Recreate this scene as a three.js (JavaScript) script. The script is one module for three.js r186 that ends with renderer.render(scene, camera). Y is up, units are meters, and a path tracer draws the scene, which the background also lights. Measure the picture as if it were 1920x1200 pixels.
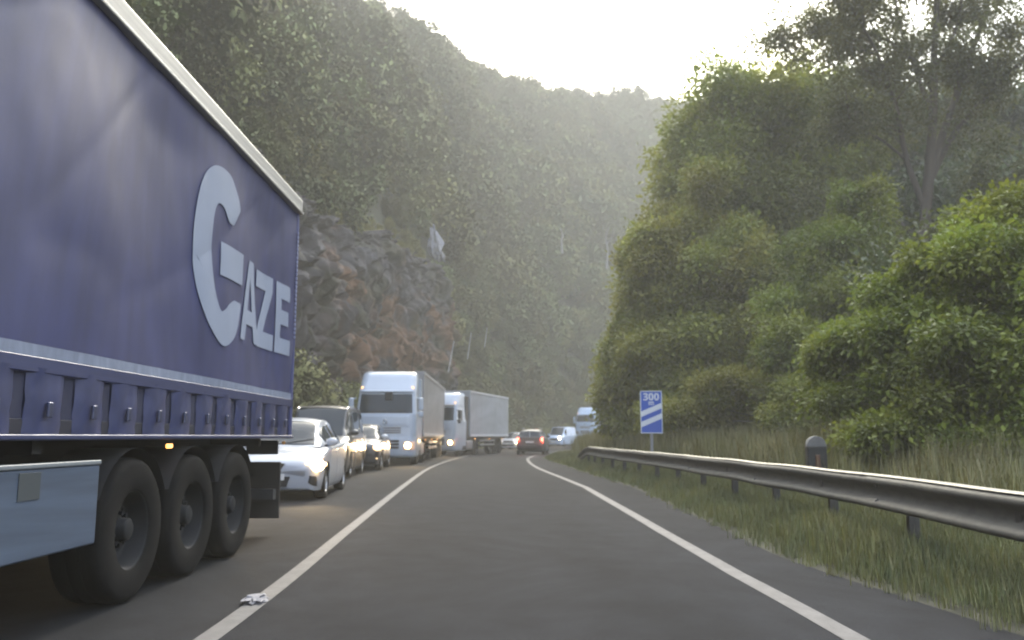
import * as THREE from 'three';
import { RoundedBoxGeometry } from 'three/addons/geometries/RoundedBoxGeometry.js';
import { mergeGeometries, mergeVertices, toCreasedNormals } from 'three/addons/utils/BufferGeometryUtils.js';
import { TessellateModifier } from 'three/addons/modifiers/TessellateModifier.js';
import { FontLoader } from 'three/addons/loaders/FontLoader.js';
import { Brush, Evaluator, SUBTRACTION } from 'three-bvh-csg';
import { createNoise3D, createNoise2D } from 'simplex-noise';

// ---------------------------------------------------------------- camera, sky, sun, exposure
const scene = new THREE.Scene();
const EYE = 1.15, PITCH = THREE.MathUtils.degToRad(8);
const camera = new THREE.PerspectiveCamera(42.25, 1.6, 0.1, 1500);
camera.position.set(0, EYE, 0);
camera.rotation.x = PITCH;
camera.focus = 1.9; camera.userData.fStop = 5.6;
const renderer = new THREE.WebGLRenderer({ antialias: true });
renderer.toneMapping = THREE.LinearToneMapping;
renderer.toneMappingExposure = 3.45;
renderer.shadowMap.enabled = true;

const SUN_AZ = THREE.MathUtils.degToRad(2), SUN_EL = THREE.MathUtils.degToRad(33);
const sunDir = new THREE.Vector3(Math.sin(SUN_AZ) * Math.cos(SUN_EL), Math.sin(SUN_EL), -Math.cos(SUN_AZ) * Math.cos(SUN_EL));
{
  const W = 1024, H = 512, d = new Float32Array(W * H * 4), v = new THREE.Vector3();
  for (let j = 0; j < H; j++) for (let i = 0; i < W; i++) {
    const el = ((j + 0.5) / H - 0.5) * Math.PI, a = ((i + 0.5) / W - 0.5) * 2 * Math.PI;
    v.set(Math.cos(el) * Math.cos(a), Math.sin(el), Math.cos(el) * Math.sin(a));
    const ang = THREE.MathUtils.radToDeg(Math.acos(THREE.MathUtils.clamp(v.dot(sunDir), -1, 1)));
    const h = Math.max(0, Math.sin(el)), t = Math.pow(h, 0.6);
    const g1 = Math.exp(-ang * ang / (2 * 11 * 11)), g2 = Math.exp(-ang / 30);
    const k = (j * W + i) * 4;
    d[k] = 0.5 - 0.1 * t + 3.2 * g1 + 2.6 * g2;
    d[k + 1] = 0.62 - 0.1 * t + 2.9 * g1 + 2.36 * g2;
    d[k + 2] = 0.88 - 0.1 * t + 2.2 * g1 + 1.78 * g2;
    d[k + 3] = 1;
  }
  const sky = new THREE.DataTexture(d, W, H, THREE.RGBAFormat, THREE.FloatType);
  sky.mapping = THREE.EquirectangularReflectionMapping; sky.magFilter = THREE.LinearFilter; sky.minFilter = THREE.LinearFilter;
  sky.needsUpdate = true;
  scene.background = sky; scene.environment = sky;
}
const sun = new THREE.DirectionalLight(new THREE.Color(1.0, 0.92, 0.78), 1.5);
sun.position.copy(sunDir).multiplyScalar(300);
sun.castShadow = true; sun.shadow.radius = 28; sun.shadow.mapSize.set(2048, 2048);
Object.assign(sun.shadow.camera, { left: -120, right: 120, top: 120, bottom: -120, near: 1, far: 700 });
scene.add(sun, sun.target);
scene.fog = new THREE.FogExp2(new THREE.Color(0.99, 0.95, 0.82), 0.0029);

// ---------------------------------------------------------------- helpers
let seed = 20240611;
function rnd() { seed |= 0; seed = seed + 0x6D2B79F5 | 0; let t = Math.imul(seed ^ seed >>> 15, 1 | seed); t = t + Math.imul(t ^ t >>> 7, 61 | t) ^ t; return ((t ^ t >>> 14) >>> 0) / 4294967296; }
const rr = (a, b) => a + (b - a) * rnd();
const n3 = createNoise3D(rnd), n2 = createNoise2D(rnd);
const fbm = (x, y, z, o = 4) => { let s = 0, a = 1, t = 0; for (let i = 0; i < o; i++) { s += a * n3(x, y, z); t += a; a *= 0.5; x *= 2.03; y *= 2.03; z *= 2.03; } return s / t; };
const lerp = (a, b, t) => a + (b - a) * t, clamp = THREE.MathUtils.clamp, smooth = (a, b, x) => { const t = clamp((x - a) / (b - a), 0, 1); return t * t * (3 - 2 * t); };
const R = THREE.MathUtils.degToRad;
const C = (r, g, b) => new THREE.Color().setRGB(r, g, b);
const V = (x, y, z) => new THREE.Vector3(x, y, z);
// a point of the photograph at a distance of d metres ahead
function at(px, py, d) {
  const x = (px - 960) / 1553, y = -(py - 600) / 1553, c = Math.cos(PITCH), s = Math.sin(PITCH), vy = y * c + s, vz = y * s - c, t = d / -vz;
  return V(x * t, EYE + vy * t, -d);
}
const used = {};
function numbered(name) { const n = used[name] = (used[name] ?? -1) + 1; return n ? name + '_' + String(n).padStart(3, '0') : name; }
function tag(o, label, category, group) { o.userData.label = label; if (category) o.userData.category = category; if (group) o.userData.group = group; return o; }
function thing(name, label, category, pos = [0, 0, 0], turn = 0, group) {
  const o = new THREE.Group(); o.name = numbered(name); o.position.set(...pos); o.rotation.y = turn; scene.add(o);
  return tag(o, label, category, group);
}
function mesh(name, geo, mat, parent = scene) {
  if (Array.isArray(geo)) geo = merge(geo);
  const m = new THREE.Mesh(geo, mat); m.name = parent === scene ? numbered(name) : name; parent.add(m); return m;
}
function struct(name, geo, mat) { const m = mesh(name, geo, mat); m.userData.kind = 'structure'; return m; }
function merge(list) {
  return mergeGeometries(list.map(g => { g = g.index ? g.toNonIndexed() : g.clone(); for (const k of Object.keys(g.attributes)) if (!['position', 'normal', 'uv'].includes(k)) g.deleteAttribute(k); if (!g.attributes.uv) g.setAttribute('uv', new THREE.BufferAttribute(new Float32Array(g.attributes.position.count * 2), 2)); return g; }));
}
const bx = (w, h, d, x = 0, y = 0, z = 0, r = 0) => { const g = r ? new RoundedBoxGeometry(w, h, d, 2, Math.min(r, w / 2.01, h / 2.01, d / 2.01)) : new THREE.BoxGeometry(w, h, d); g.translate(x, y, z); return g; };
const cyl = (r0, r1, h, x, y, z, axis = 'y', n = 16) => { const g = new THREE.CylinderGeometry(r0, r1, h, n); if (axis === 'x') g.rotateZ(Math.PI / 2); if (axis === 'z') g.rotateX(Math.PI / 2); g.translate(x, y, z); return g; };
function bar(a, b, r0, r1 = r0, n = 6) {
  const d = b.clone().sub(a), g = new THREE.CylinderGeometry(r1, r0, d.length(), n);
  g.applyQuaternion(new THREE.Quaternion().setFromUnitVectors(V(0, 1, 0), d.normalize())); g.translate((a.x + b.x) / 2, (a.y + b.y) / 2, (a.z + b.z) / 2); return g;
}
// tapered tube along points
function limb(pts, r0, r1, n = 7, seg = 14) {
  const cv = new THREE.CatmullRomCurve3(pts), fr = cv.computeFrenetFrames(seg, false), P = [], idx = [];
  for (let i = 0; i <= seg; i++) { const p = cv.getPointAt(i / seg), r = lerp(r0, r1, i / seg) * (1 + 0.08 * n3(p.x * 2, p.y * 2, p.z * 2)); for (let k = 0; k < n; k++) { const a = k / n * 2 * Math.PI; P.push(p.clone().addScaledVector(fr.normals[i], r * Math.cos(a)).addScaledVector(fr.binormals[i], r * Math.sin(a))); } }
  for (let i = 0; i < seg; i++) for (let k = 0; k < n; k++) { const a = i * n + k, b = i * n + (k + 1) % n; idx.push(a, b, a + n, b, b + n, a + n); }
  const g = new THREE.BufferGeometry(); g.setAttribute('position', new THREE.Float32BufferAttribute(P.flatMap(p => [p.x, p.y, p.z]), 3));
  g.setAttribute('uv', new THREE.Float32BufferAttribute(P.flatMap((p, i) => [i % n / n, p.y]), 2)); g.setIndex(idx); g.computeVertexNormals(); return g;
}
// grid surface f(u, v) -> Vector3
function grid(f, nu, nv, { u0 = 0, u1 = 1, v0 = 0, v1 = 1, color = null, uv = null } = {}) {
  const P = [], U = [], K = [], idx = [];
  for (let i = 0; i <= nu; i++) for (let j = 0; j <= nv; j++) {
    const u = lerp(u0, u1, i / nu), v = lerp(v0, v1, j / nv), p = f(u, v); P.push(p.x, p.y, p.z);
    if (uv) U.push(...uv(p, u, v)); else U.push(u, v);
    if (color) { const c = color(p, u, v); K.push(c.r, c.g, c.b); }
  }
  for (let i = 0; i < nu; i++) for (let j = 0; j < nv; j++) { const a = i * (nv + 1) + j, b = a + nv + 1; idx.push(a, b, a + 1, b, b + 1, a + 1); }
  const g = new THREE.BufferGeometry(); g.setAttribute('position', new THREE.Float32BufferAttribute(P, 3)); g.setAttribute('uv', new THREE.Float32BufferAttribute(U, 2));
  if (color) g.setAttribute('color', new THREE.Float32BufferAttribute(K, 3));
  g.setIndex(idx); g.computeVertexNormals(); return g;
}
const xzuv = p => [p.x, p.z];

// ---------------------------------------------------------------- materials
function noiseTex(size, f, srgb = false) {
  const d = new Uint8Array(size * size * 4);
  for (let j = 0; j < size; j++) for (let i = 0; i < size; i++) { const c = f(i / size, j / size); for (let k = 0; k < 3; k++) d[(j * size + i) * 4 + k] = clamp(Math.round(255 * (Array.isArray(c) ? c[k] : c)), 0, 255); d[(j * size + i) * 4 + 3] = 255; }
  const t = new THREE.DataTexture(d, size, size); t.wrapS = t.wrapT = THREE.RepeatWrapping; t.magFilter = THREE.LinearFilter; t.minFilter = THREE.LinearFilter; if (srgb) t.colorSpace = THREE.SRGBColorSpace; t.needsUpdate = true; return t;
}
const tile = (u, v, k, o) => { const a = u * 2 * Math.PI, b = v * 2 * Math.PI, q = k / 6.283; return fbm(Math.cos(a) * q + 3, Math.sin(a) * q + Math.cos(b) * q * 0.9, Math.sin(b) * q - 7, o); };
const grainMap = noiseTex(1024, (u, v) => { const n = tile(u, v, 9, 6); return 0.74 + 0.24 * n + (rnd() < 0.03 ? 0.22 : rr(-0.16, 0.16)); });
const grainBump = noiseTex(512, () => rnd());
const blotchMap = noiseTex(256, (u, v) => 0.8 + 0.22 * tile(u, v, 8, 5));
const grimeMap = noiseTex(512, (u, v) => 0.8 + 0.2 * tile(u, v * 0.25, 14, 5) + 0.12 * tile(u + 0.3, v, 5, 4) + rr(-0.03, 0.03));
const rep = (t, a, b = a) => { const c = t.clone(); c.repeat.set(a, b); c.needsUpdate = true; return c; };
const std = (color, roughness = 0.8, o = {}) => new THREE.MeshStandardMaterial({ color, roughness, side: THREE.DoubleSide, ...o });
const phy = (color, roughness, o = {}) => new THREE.MeshPhysicalMaterial({ color, roughness, side: THREE.DoubleSide, ...o });
const M = {
  asphalt: phy(C(0.0235, 0.025, 0.0288), 0.92, { specularIntensity: 0.25, map: rep(grainMap, 0.23, 0.19), bumpMap: rep(grainBump, 1.2), bumpScale: 0.004, vertexColors: true }),
  paint: std(C(0.145, 0.139, 0.134), 0.75, { map: rep(blotchMap, 0.7), bumpMap: rep(grainBump, 1.2), bumpScale: 0.003 }),
  soil: std(C(0.042, 0.041, 0.028), 0.95, { map: rep(blotchMap, 0.4), vertexColors: true }),
  hill: std(C(1, 1, 1), 0.95, { vertexColors: true }),
  rock: std(C(1, 1, 1), 0.9, { vertexColors: true, map: rep(blotchMap, 0.5), bumpMap: rep(grainBump, 0.6), bumpScale: 0.03 }),
  bark: std(C(0.075, 0.062, 0.05), 0.95), paleBark: std(C(0.3, 0.29, 0.27), 0.9),
  glass: phy(C(0.012, 0.02, 0.028), 0.06, { specularIntensity: 0.62 }),
  rubber: phy(C(0.007, 0.007, 0.0075), 0.85, { specularIntensity: 0.3, map: rep(blotchMap, 3) }), blackPlastic: std(C(0.02, 0.02, 0.021), 0.6), dark: std(C(0.012, 0.012, 0.013), 0.9),
  rim: std(C(0.018, 0.02, 0.023), 0.75, { metalness: 0.5 }), alloy: std(C(0.4, 0.41, 0.43), 0.35, { metalness: 0.8 }), chassis: std(C(0.03, 0.03, 0.032), 0.7),
  chrome: std(C(0.6, 0.6, 0.6), 0.2, { metalness: 1 }),
  plate: std(C(0.7, 0.7, 0.68), 0.5), grayLens: phy(C(0.25, 0.26, 0.28), 0.12, { clearcoat: 1 }),
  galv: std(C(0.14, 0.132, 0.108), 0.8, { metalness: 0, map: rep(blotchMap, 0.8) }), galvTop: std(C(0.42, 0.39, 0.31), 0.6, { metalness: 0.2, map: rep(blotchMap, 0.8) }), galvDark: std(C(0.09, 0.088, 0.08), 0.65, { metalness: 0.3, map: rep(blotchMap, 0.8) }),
};
const carPaint = (r, g, b) => phy(C(r, g, b), 0.35, { clearcoat: 0.8, clearcoatRoughness: 0.08 });
const glow = (r, g, b, k) => std(C(0.5, 0.5, 0.5), 0.4, { emissive: C(r, g, b), emissiveIntensity: k });
const lampWarm = glow(1, 0.62, 0.25, 14), lampWhite = glow(1, 0.75, 0.42, 12), lampAmber = glow(1, 0.4, 0.06, 1.1), lampRed = glow(1, 0.07, 0.03, 2.6), lampHouse = glow(1, 0.42, 0.1, 0.16), lampDim = glow(1, 0.66, 0.3, 1.3);

// ---------------------------------------------------------------- the road
// centre line L (between the lanes), right edge line, right edge of the asphalt, as plan points (x, z)
const curve = pts => new THREE.CatmullRomCurve3(pts.map(([x, z]) => V(x, 0, z)), false, 'centripetal');
const cL = curve([[-1.9, 60], [-1.75, 20], [-1.72, 0], [-1.76, -5.5], [-2.06, -11], [-2.55, -20], [-2.98, -29.5], [-3.06, -37], [-2.85, -46], [-2.15, -57], [-0.5, -66], [1.9, -76], [6.1, -90], [12.6, -105], [24, -125], [46, -152], [78, -182], [130, -215]]);
const NS = 800, Lp = cL.getSpacedPoints(NS), roadY = z => { const q = Math.max(0, -z - 78); return 0.0011 * q * q * (q < 60 ? 1 : 60 / q * 1.9 - 0.9 * 3600 / (q * q)); };
const frame = i => { const a = Lp[Math.max(0, i - 1)], b = Lp[Math.min(NS, i + 1)], t = b.clone().sub(a).normalize(); return { p: Lp[i], n: V(-t.z, 0, t.x) }; };  // n points to the right when heading away
const NR = [[-60, 3.9], [-20, 3.75], [0, 3.68], [7, 3.72], [12.6, 3.95], [19, 4.18], [25.5, 4.1], [31, 3.95], [36.8, 3.85], [44, 3.75], [57, 4.2], [70, 4.1], [110, 3.9], [400, 3.9]];
const NE = [[-60, 0.6], [4, 1.1], [6.5, 0.85], [8, 0.7], [11, 0.85], [18, 1.05], [26, 1.2], [34, 1.25], [44, 0.9], [60, 0.8], [400, 0.8]];
const table = (T, x) => { if (x <= T[0][0]) return T[0][1]; for (let i = 1; i < T.length; i++) if (x <= T[i][0]) { const t = (x - T[i - 1][0]) / (T[i][0] - T[i - 1][0]); return lerp(T[i - 1][1], T[i][1], t); } return T[T.length - 1][1]; };
const LEFT_EDGE = -5.3;
function road(i, off, lift = 0) { const f = frame(i), p = f.p.clone().addScaledVector(f.n, off); p.y = roadY(f.p.z) + lift; return p; }
const rightLine = i => table(NR, -Lp[i].z), rightEdge = i => rightLine(i) + table(NE, -Lp[i].z);
function strip(name, offA, offB, lift, mat, n = 1, i0 = 0, i1 = NS, color = null) {
  return struct(name, grid((u, v) => { const i = Math.round(lerp(i0, i1, u)); return road(i, lerp(offA(i), offB(i), v), typeof lift === 'function' ? lift(i, v) : lift); }, i1 - i0, n, { uv: xzuv, color }), mat);
}
strip('road', () => LEFT_EDGE, i => rightEdge(i), 0, M.asphalt, 16, 0, NS, (p, u, v) => {
  const wear = 0.1 * Math.sin(v * 37) + 0.3 * fbm(p.x * 0.35, 2, p.z * 0.06, 3) + 0.2 * fbm(p.x * 1.3, 9, p.z * 0.5, 3);
  const k = 1 + wear + (v > 0.93 ? 0.1 : 0); return C(k, k * 0.99, k * 0.975);
});
strip('centre_line', () => -0.07, () => 0.07, 0.004, M.paint, 1);
strip('edge_line', i => rightLine(i) - 0.075, i => rightLine(i) + 0.075, 0.004, M.paint, 1);
strip('left_edge_line', () => LEFT_EDGE + 0.7, () => LEFT_EDGE + 0.84, 0.004, M.paint, 1);

// ground: one sheet to the horizon, verges and the hill stand on it
struct('ground', new THREE.PlaneGeometry(1600, 1600).rotateX(-Math.PI / 2).translate(0, -0.9, 0), std(C(0.07, 0.075, 0.035), 0.95));
const soilColor = p => { const k = 0.9 + 0.45 * fbm(p.x * 0.4, 1, p.z * 0.4, 3); return C(k, k * 1.02, k * 0.9); };
const VO = [[0, -0.01], [0.25, 0.01], [0.7, 0.06], [1.5, 0.14], [2.6, 0.34], [4, 0.48], [7, 0.7], [12, 0.7], [22, 0.2], [60, -0.4], [140, -1]];
function vergePoint(i, o) { const f = frame(i), e = rightEdge(i), p = f.p.clone().addScaledVector(f.n, e + o); p.y = roadY(f.p.z) * (1 - smooth(10, 60, o)) + table(VO, o) + (o > 0.5 ? 0.05 * fbm(p.x * 0.5, 4, p.z * 0.5, 2) : 0); return p; }
const I_END = 560; // the verge sheet ends where the road has turned away behind the trees
struct('grass_verge', grid((u, v) => { const i = Math.round(u * I_END), k = v * (VO.length - 1) , a = Math.min(VO.length - 2, Math.floor(k)); return vergePoint(i, lerp(VO[a][0], VO[a + 1][0], k - a)); }, I_END, 40, { uv: xzuv, color: soilColor }), M.soil);
const BASE_OFF = -7.6;
strip('gravel_shoulder', () => BASE_OFF - 0.6, () => LEFT_EDGE, (i, v) => 0.35 * (1 - v) - 0.006, M.soil, 4, 0, NS, soilColor);

// ---------------------------------------------------------------- the gorge side: a rocky foot below wooded slopes
// per bearing seen from the road: elevation of the tree tops, distance of the crest
const RIDGE = [[-175, 24, 120], [-150, 26, 110], [-90, 29, 85], [-60, 30, 80], [-42, 30, 90], [-30.7, 29, 100], [-25.7, 28.2, 106], [-20, 29.5, 115], [-14.3, 28.7, 125], [-10.1, 28.6, 136], [-7, 27.7, 143], [-4.3, 26.2, 152], [-1.6, 24.8, 165], [1.6, 24.2, 175], [5.4, 23.7, 186], [9.2, 22.9, 195], [13, 22.8, 205], [16.6, 22.6, 215], [24, 21, 228], [32.4, 19.8, 240], [45, 18, 260], [60, 17, 300]];
const col = k => RIDGE.map(r => [r[0], r[k]]), elT = col(1), rT = col(2);
const TREE_H = 7;
const CLIFF = [[-170, 5], [-60, 9], [-30, 10], [-20, 11], [-14.7, 11.5], [-9.8, 15], [-6.5, 14.5], [-5, 10], [-3.4, 5], [0, 4], [30, 4]];
const cliffW = az => lerp(3.2, 5.5, smooth(-20, -6, az));
function hillBase(i) { const p = road(i, BASE_OFF - 0.5, 0.3); return { p, az: THREE.MathUtils.radToDeg(Math.atan2(p.x, -p.z)) }; }
function hillPoint(i, t) {
  const { p, az } = hillBase(i), r = table(rT, az), a = R(az), rx = r * Math.sin(a), rz = -r * Math.cos(a);
  const top = Math.tan(R(table(elT, az))) * r + EYE - TREE_H, plan = Math.hypot(rx - p.x, rz - p.z), d = t * plan, cw = cliffW(az), ch = table(CLIFF, az);
  const s = clamp((d - cw) / (plan - cw), 0, 1.6);
  let y = p.y + ch * Math.pow(smooth(0, cw, d), 0.8);
  y += s <= 1 ? (top - ch - p.y) * (0.94 * Math.pow(s, 0.92) + 0.06 * s) : (top - ch - p.y) - (s - 1) * 40;
  const q = V(lerp(p.x, rx, t), y, lerp(p.z, rz, t));
  const am = smooth(0, 0.1, t) * 2.6 * (1 - 0.6 * smooth(0.8, 1, t));
  q.y += am * fbm(q.x * 0.03, 0, q.z * 0.03, 3);
  return { q, az, plan, d, cw, ch };
}
const I0 = 60, I1 = 640;
struct('wooded_hill', grid((u, v) => hillPoint(Math.round(lerp(I0, I1, u)), v * v * 1.4 + 0.0).q, 290, 60, { color: p => { const k = 1 + 0.5 * fbm(p.x * 0.08, p.y * 0.08, p.z * 0.08, 3); return C(0.045 * k, 0.048 * k, 0.027 * k); } }), M.hill);
// rock face: a finer sheet over the foot of the hill, with ledges, joints and rusty beds
{
  let iB = 300; while (hillBase(iB).az < -4.8) iB++;
  const iA = 150, nu = 640, nv = 90;
  const at0 = (x, v) => { const i = Math.floor(x), f = x - i, c = k => { const h = hillPoint(k, 0); return hillPoint(k, v * (h.cw * 1.45) / h.plan); }; const a = c(i), b = c(i + 1); return { q: a.q.lerp(b.q, f), az: lerp(a.az, b.az, f), ch: a.ch }; };
  const tone = new Map();
  const g = grid((u, v) => {
    const { q, ch } = at0(lerp(iA, iB, u), v), f = frame(Math.round(lerp(iA, iB, u)));
    const warp = fbm(q.x * 0.15, q.y * 0.15, q.z * 0.15, 3);
    const bed = (q.y * 0.62 + q.z * 0.17 + warp * 1.6), step = bed - Math.floor(bed);
    const joint = Math.abs(n3(q.x * 0.25 + 7, q.y * 0.09, q.z * 0.32)), blocks = Math.round(3 * fbm(q.x * 0.3, q.y * 0.2, q.z * 0.3, 2)) / 3;
    const edge = smooth(0, 0.06, v) * (1 - smooth(0.85, 1, v));
    const push = edge * (0.9 * (0.55 - Math.pow(step, 3)) + 0.9 * blocks + 1.5 * fbm(q.x * 0.12, q.y * 0.12, q.z * 0.12, 2) - 0.8 * (1 - smooth(0, 0.1, joint)) + 0.2 * fbm(q.x * 1.6, q.y * 1.2, q.z * 1.6, 4)) + 0.12 + edge * 0.9 - 0.5 * smooth(0.9, 1, v);
    const n = f.n.clone(); n.y = 0.25; q.addScaledVector(n, push);
    return q;
  }, nu, nv, { uv: p => [p.z * 0.7 + p.x * 0.3, p.y], color: (p, u, v) => {
    const w = fbm(p.x * 0.12, p.y * 0.2, p.z * 0.12, 3), band = smooth(-0.25, 0.2, w + 0.55 - Math.abs(p.y - 8.2 - 0.11 * (-p.z - 55)) * 0.19), k = 0.85 + 0.55 * fbm(p.x * 0.7, p.y * 0.7, p.z * 0.7, 4), st = 0.5 + 0.5 * n3(p.x * 1.4, p.y * 0.25, p.z * 1.4);
    const gray = C(0.15, 0.138, 0.142).lerp(C(0.27, 0.265, 0.27), smooth(0.25, 0.6, fbm(p.x * 0.3 + 9, p.y * 0.3, p.z * 0.3, 3)) * 0.8), rust = C(0.42, 0.225, 0.115).lerp(C(0.27, 0.155, 0.1), st);
    const c = gray.lerp(rust, band * smooth(-0.35, 0.25, st - 0.3 + w) * smooth(-40, -50, p.z)), moss = smooth(0.2, 0.5, fbm(p.x * 0.25 + 30, p.y * 0.25, p.z * 0.25, 3) + 0.12);
    c.lerp(C(0.085, 0.09, 0.045), moss * 0.75); return c.multiplyScalar(k * 0.74);
  } });
  struct('rock_face', toCreasedNormals(g, R(38)), M.rock);
}

// ---------------------------------------------------------------- foliage
function leafCluster(n, rad, L, W, { up = 0.3, flat = 0.75 } = {}) {
  const P = [], N = [], idx = [], UVs = [];
  for (let k = 0; k < n; k++) {
    const o = V(rr(-1, 1), rr(-1, 1) * flat, rr(-1, 1)).multiplyScalar(rad), s = rr(0.7, 1.25);
    const dir = o.clone().normalize().add(V(rr(-0.7, 0.7), rr(-0.9, 0.3), rr(-0.7, 0.7))).normalize(), nn = V(rr(-0.8, 0.8), 1 + up, rr(-0.8, 0.8)).normalize();
    const side = dir.clone().cross(nn).normalize(); nn.copy(side).cross(dir).normalize();
    const b = P.length / 3, tip = o.clone().addScaledVector(dir, L * s), mid = o.clone().addScaledVector(dir, L * s * 0.45), fold = W * 0.22;
    for (const p of [o, mid.clone().addScaledVector(side, W * s / 2).addScaledVector(nn, fold), tip, mid.clone().addScaledVector(side, -W * s / 2).addScaledVector(nn, fold)]) { P.push(p.x, p.y, p.z); N.push(nn.x, nn.y, nn.z); UVs.push(0, 0); }
    idx.push(b, b + 1, b + 2, b, b + 2, b + 3);
  }
  const g = new THREE.BufferGeometry(); g.setAttribute('position', new THREE.Float32BufferAttribute(P, 3)); g.setAttribute('normal', new THREE.Float32BufferAttribute(N, 3)); g.setAttribute('uv', new THREE.Float32BufferAttribute(UVs, 2)); g.setIndex(idx); return g;
}
const leafMat = (r, g, b, tr = 0.35) => phy(C(r, g, b), 0.75, { transmission: tr, thickness: 0, specularIntensity: 0.5 });
const dummy = new THREE.Object3D();
function instances(name, geo, mat, list, parent = scene) {
  const m = new THREE.InstancedMesh(geo, mat, list.length); m.name = parent === scene ? numbered(name) : name;
  list.forEach((e, i) => { dummy.position.copy(e.p); dummy.rotation.set(e.rx ?? 0, e.ry ?? rnd() * 6.283, e.rz ?? 0); dummy.scale.set(e.s * (e.sx ?? 1), e.s * (e.sy ?? 1), e.s * (e.sx ?? 1)); dummy.updateMatrix(); m.setMatrixAt(i, dummy.matrix); if (e.c) m.setColorAt(i, e.c); });
  parent.add(m); return m;
}
const tint = (v, warm = 0) => C(v * (1 + warm), v, v * (1 - warm * 0.6));
// sprigs spread through lobes [centre, rx, ry, rz, count]; the heart of each lobe stays thin
function crownList(lobes, origin, s0, s1, gapScale = 0.5, gap = -0.25, bias = 0.42) {
  const out = [];
  for (const [c, rx, ry, rz, count] of lobes) {
    const nc = Math.max(3, Math.round(5 + 4 * Math.cbrt(rx * ry * rz)));
    for (let q = 0; q < nc; q++) {
      const d = V(rnd() - 0.5, rnd() - 0.42, rnd() - 0.5).normalize(), o = rr(0.45, 1.0), cr = rr(0.26, 0.5), cc = V(c.x + d.x * rx * o, c.y + d.y * ry * o, c.z + d.z * rz * o), tone = rr(0.78, 1.22), wm = rr(-0.06, 0.12), n = Math.round(count / nc * cr / 0.38), long = rr(1, 1.7);
      for (let k = 0, tries = 0; k < n && tries < n * 6; tries++) {
        const e = V(rnd() - 0.5, rnd() - 0.5, rnd() - 0.5); if (e.lengthSq() > 0.25) continue; e.normalize();
        const m = Math.pow(rnd(), bias), p = V(e.x * rx, e.y * ry * 0.8, e.z * rz).multiplyScalar(cr * m); const al = p.dot(d) * (long - 1); p.addScaledVector(d, al).add(cc);
        if (fbm(p.x * gapScale * 1.6, p.y * gapScale * 1.6, p.z * gapScale * 1.6, 2) < gap) continue;
        k++; out.push({ p: p.sub(origin), rx: rr(-0.5, 0.5), rz: rr(-0.5, 0.5), s: rr(s0, s1), c: tint(tone * rr(0.8, 1.15), wm + rr(-0.03, 0.08)) });
      }
    }
  }
  return out;
}
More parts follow.
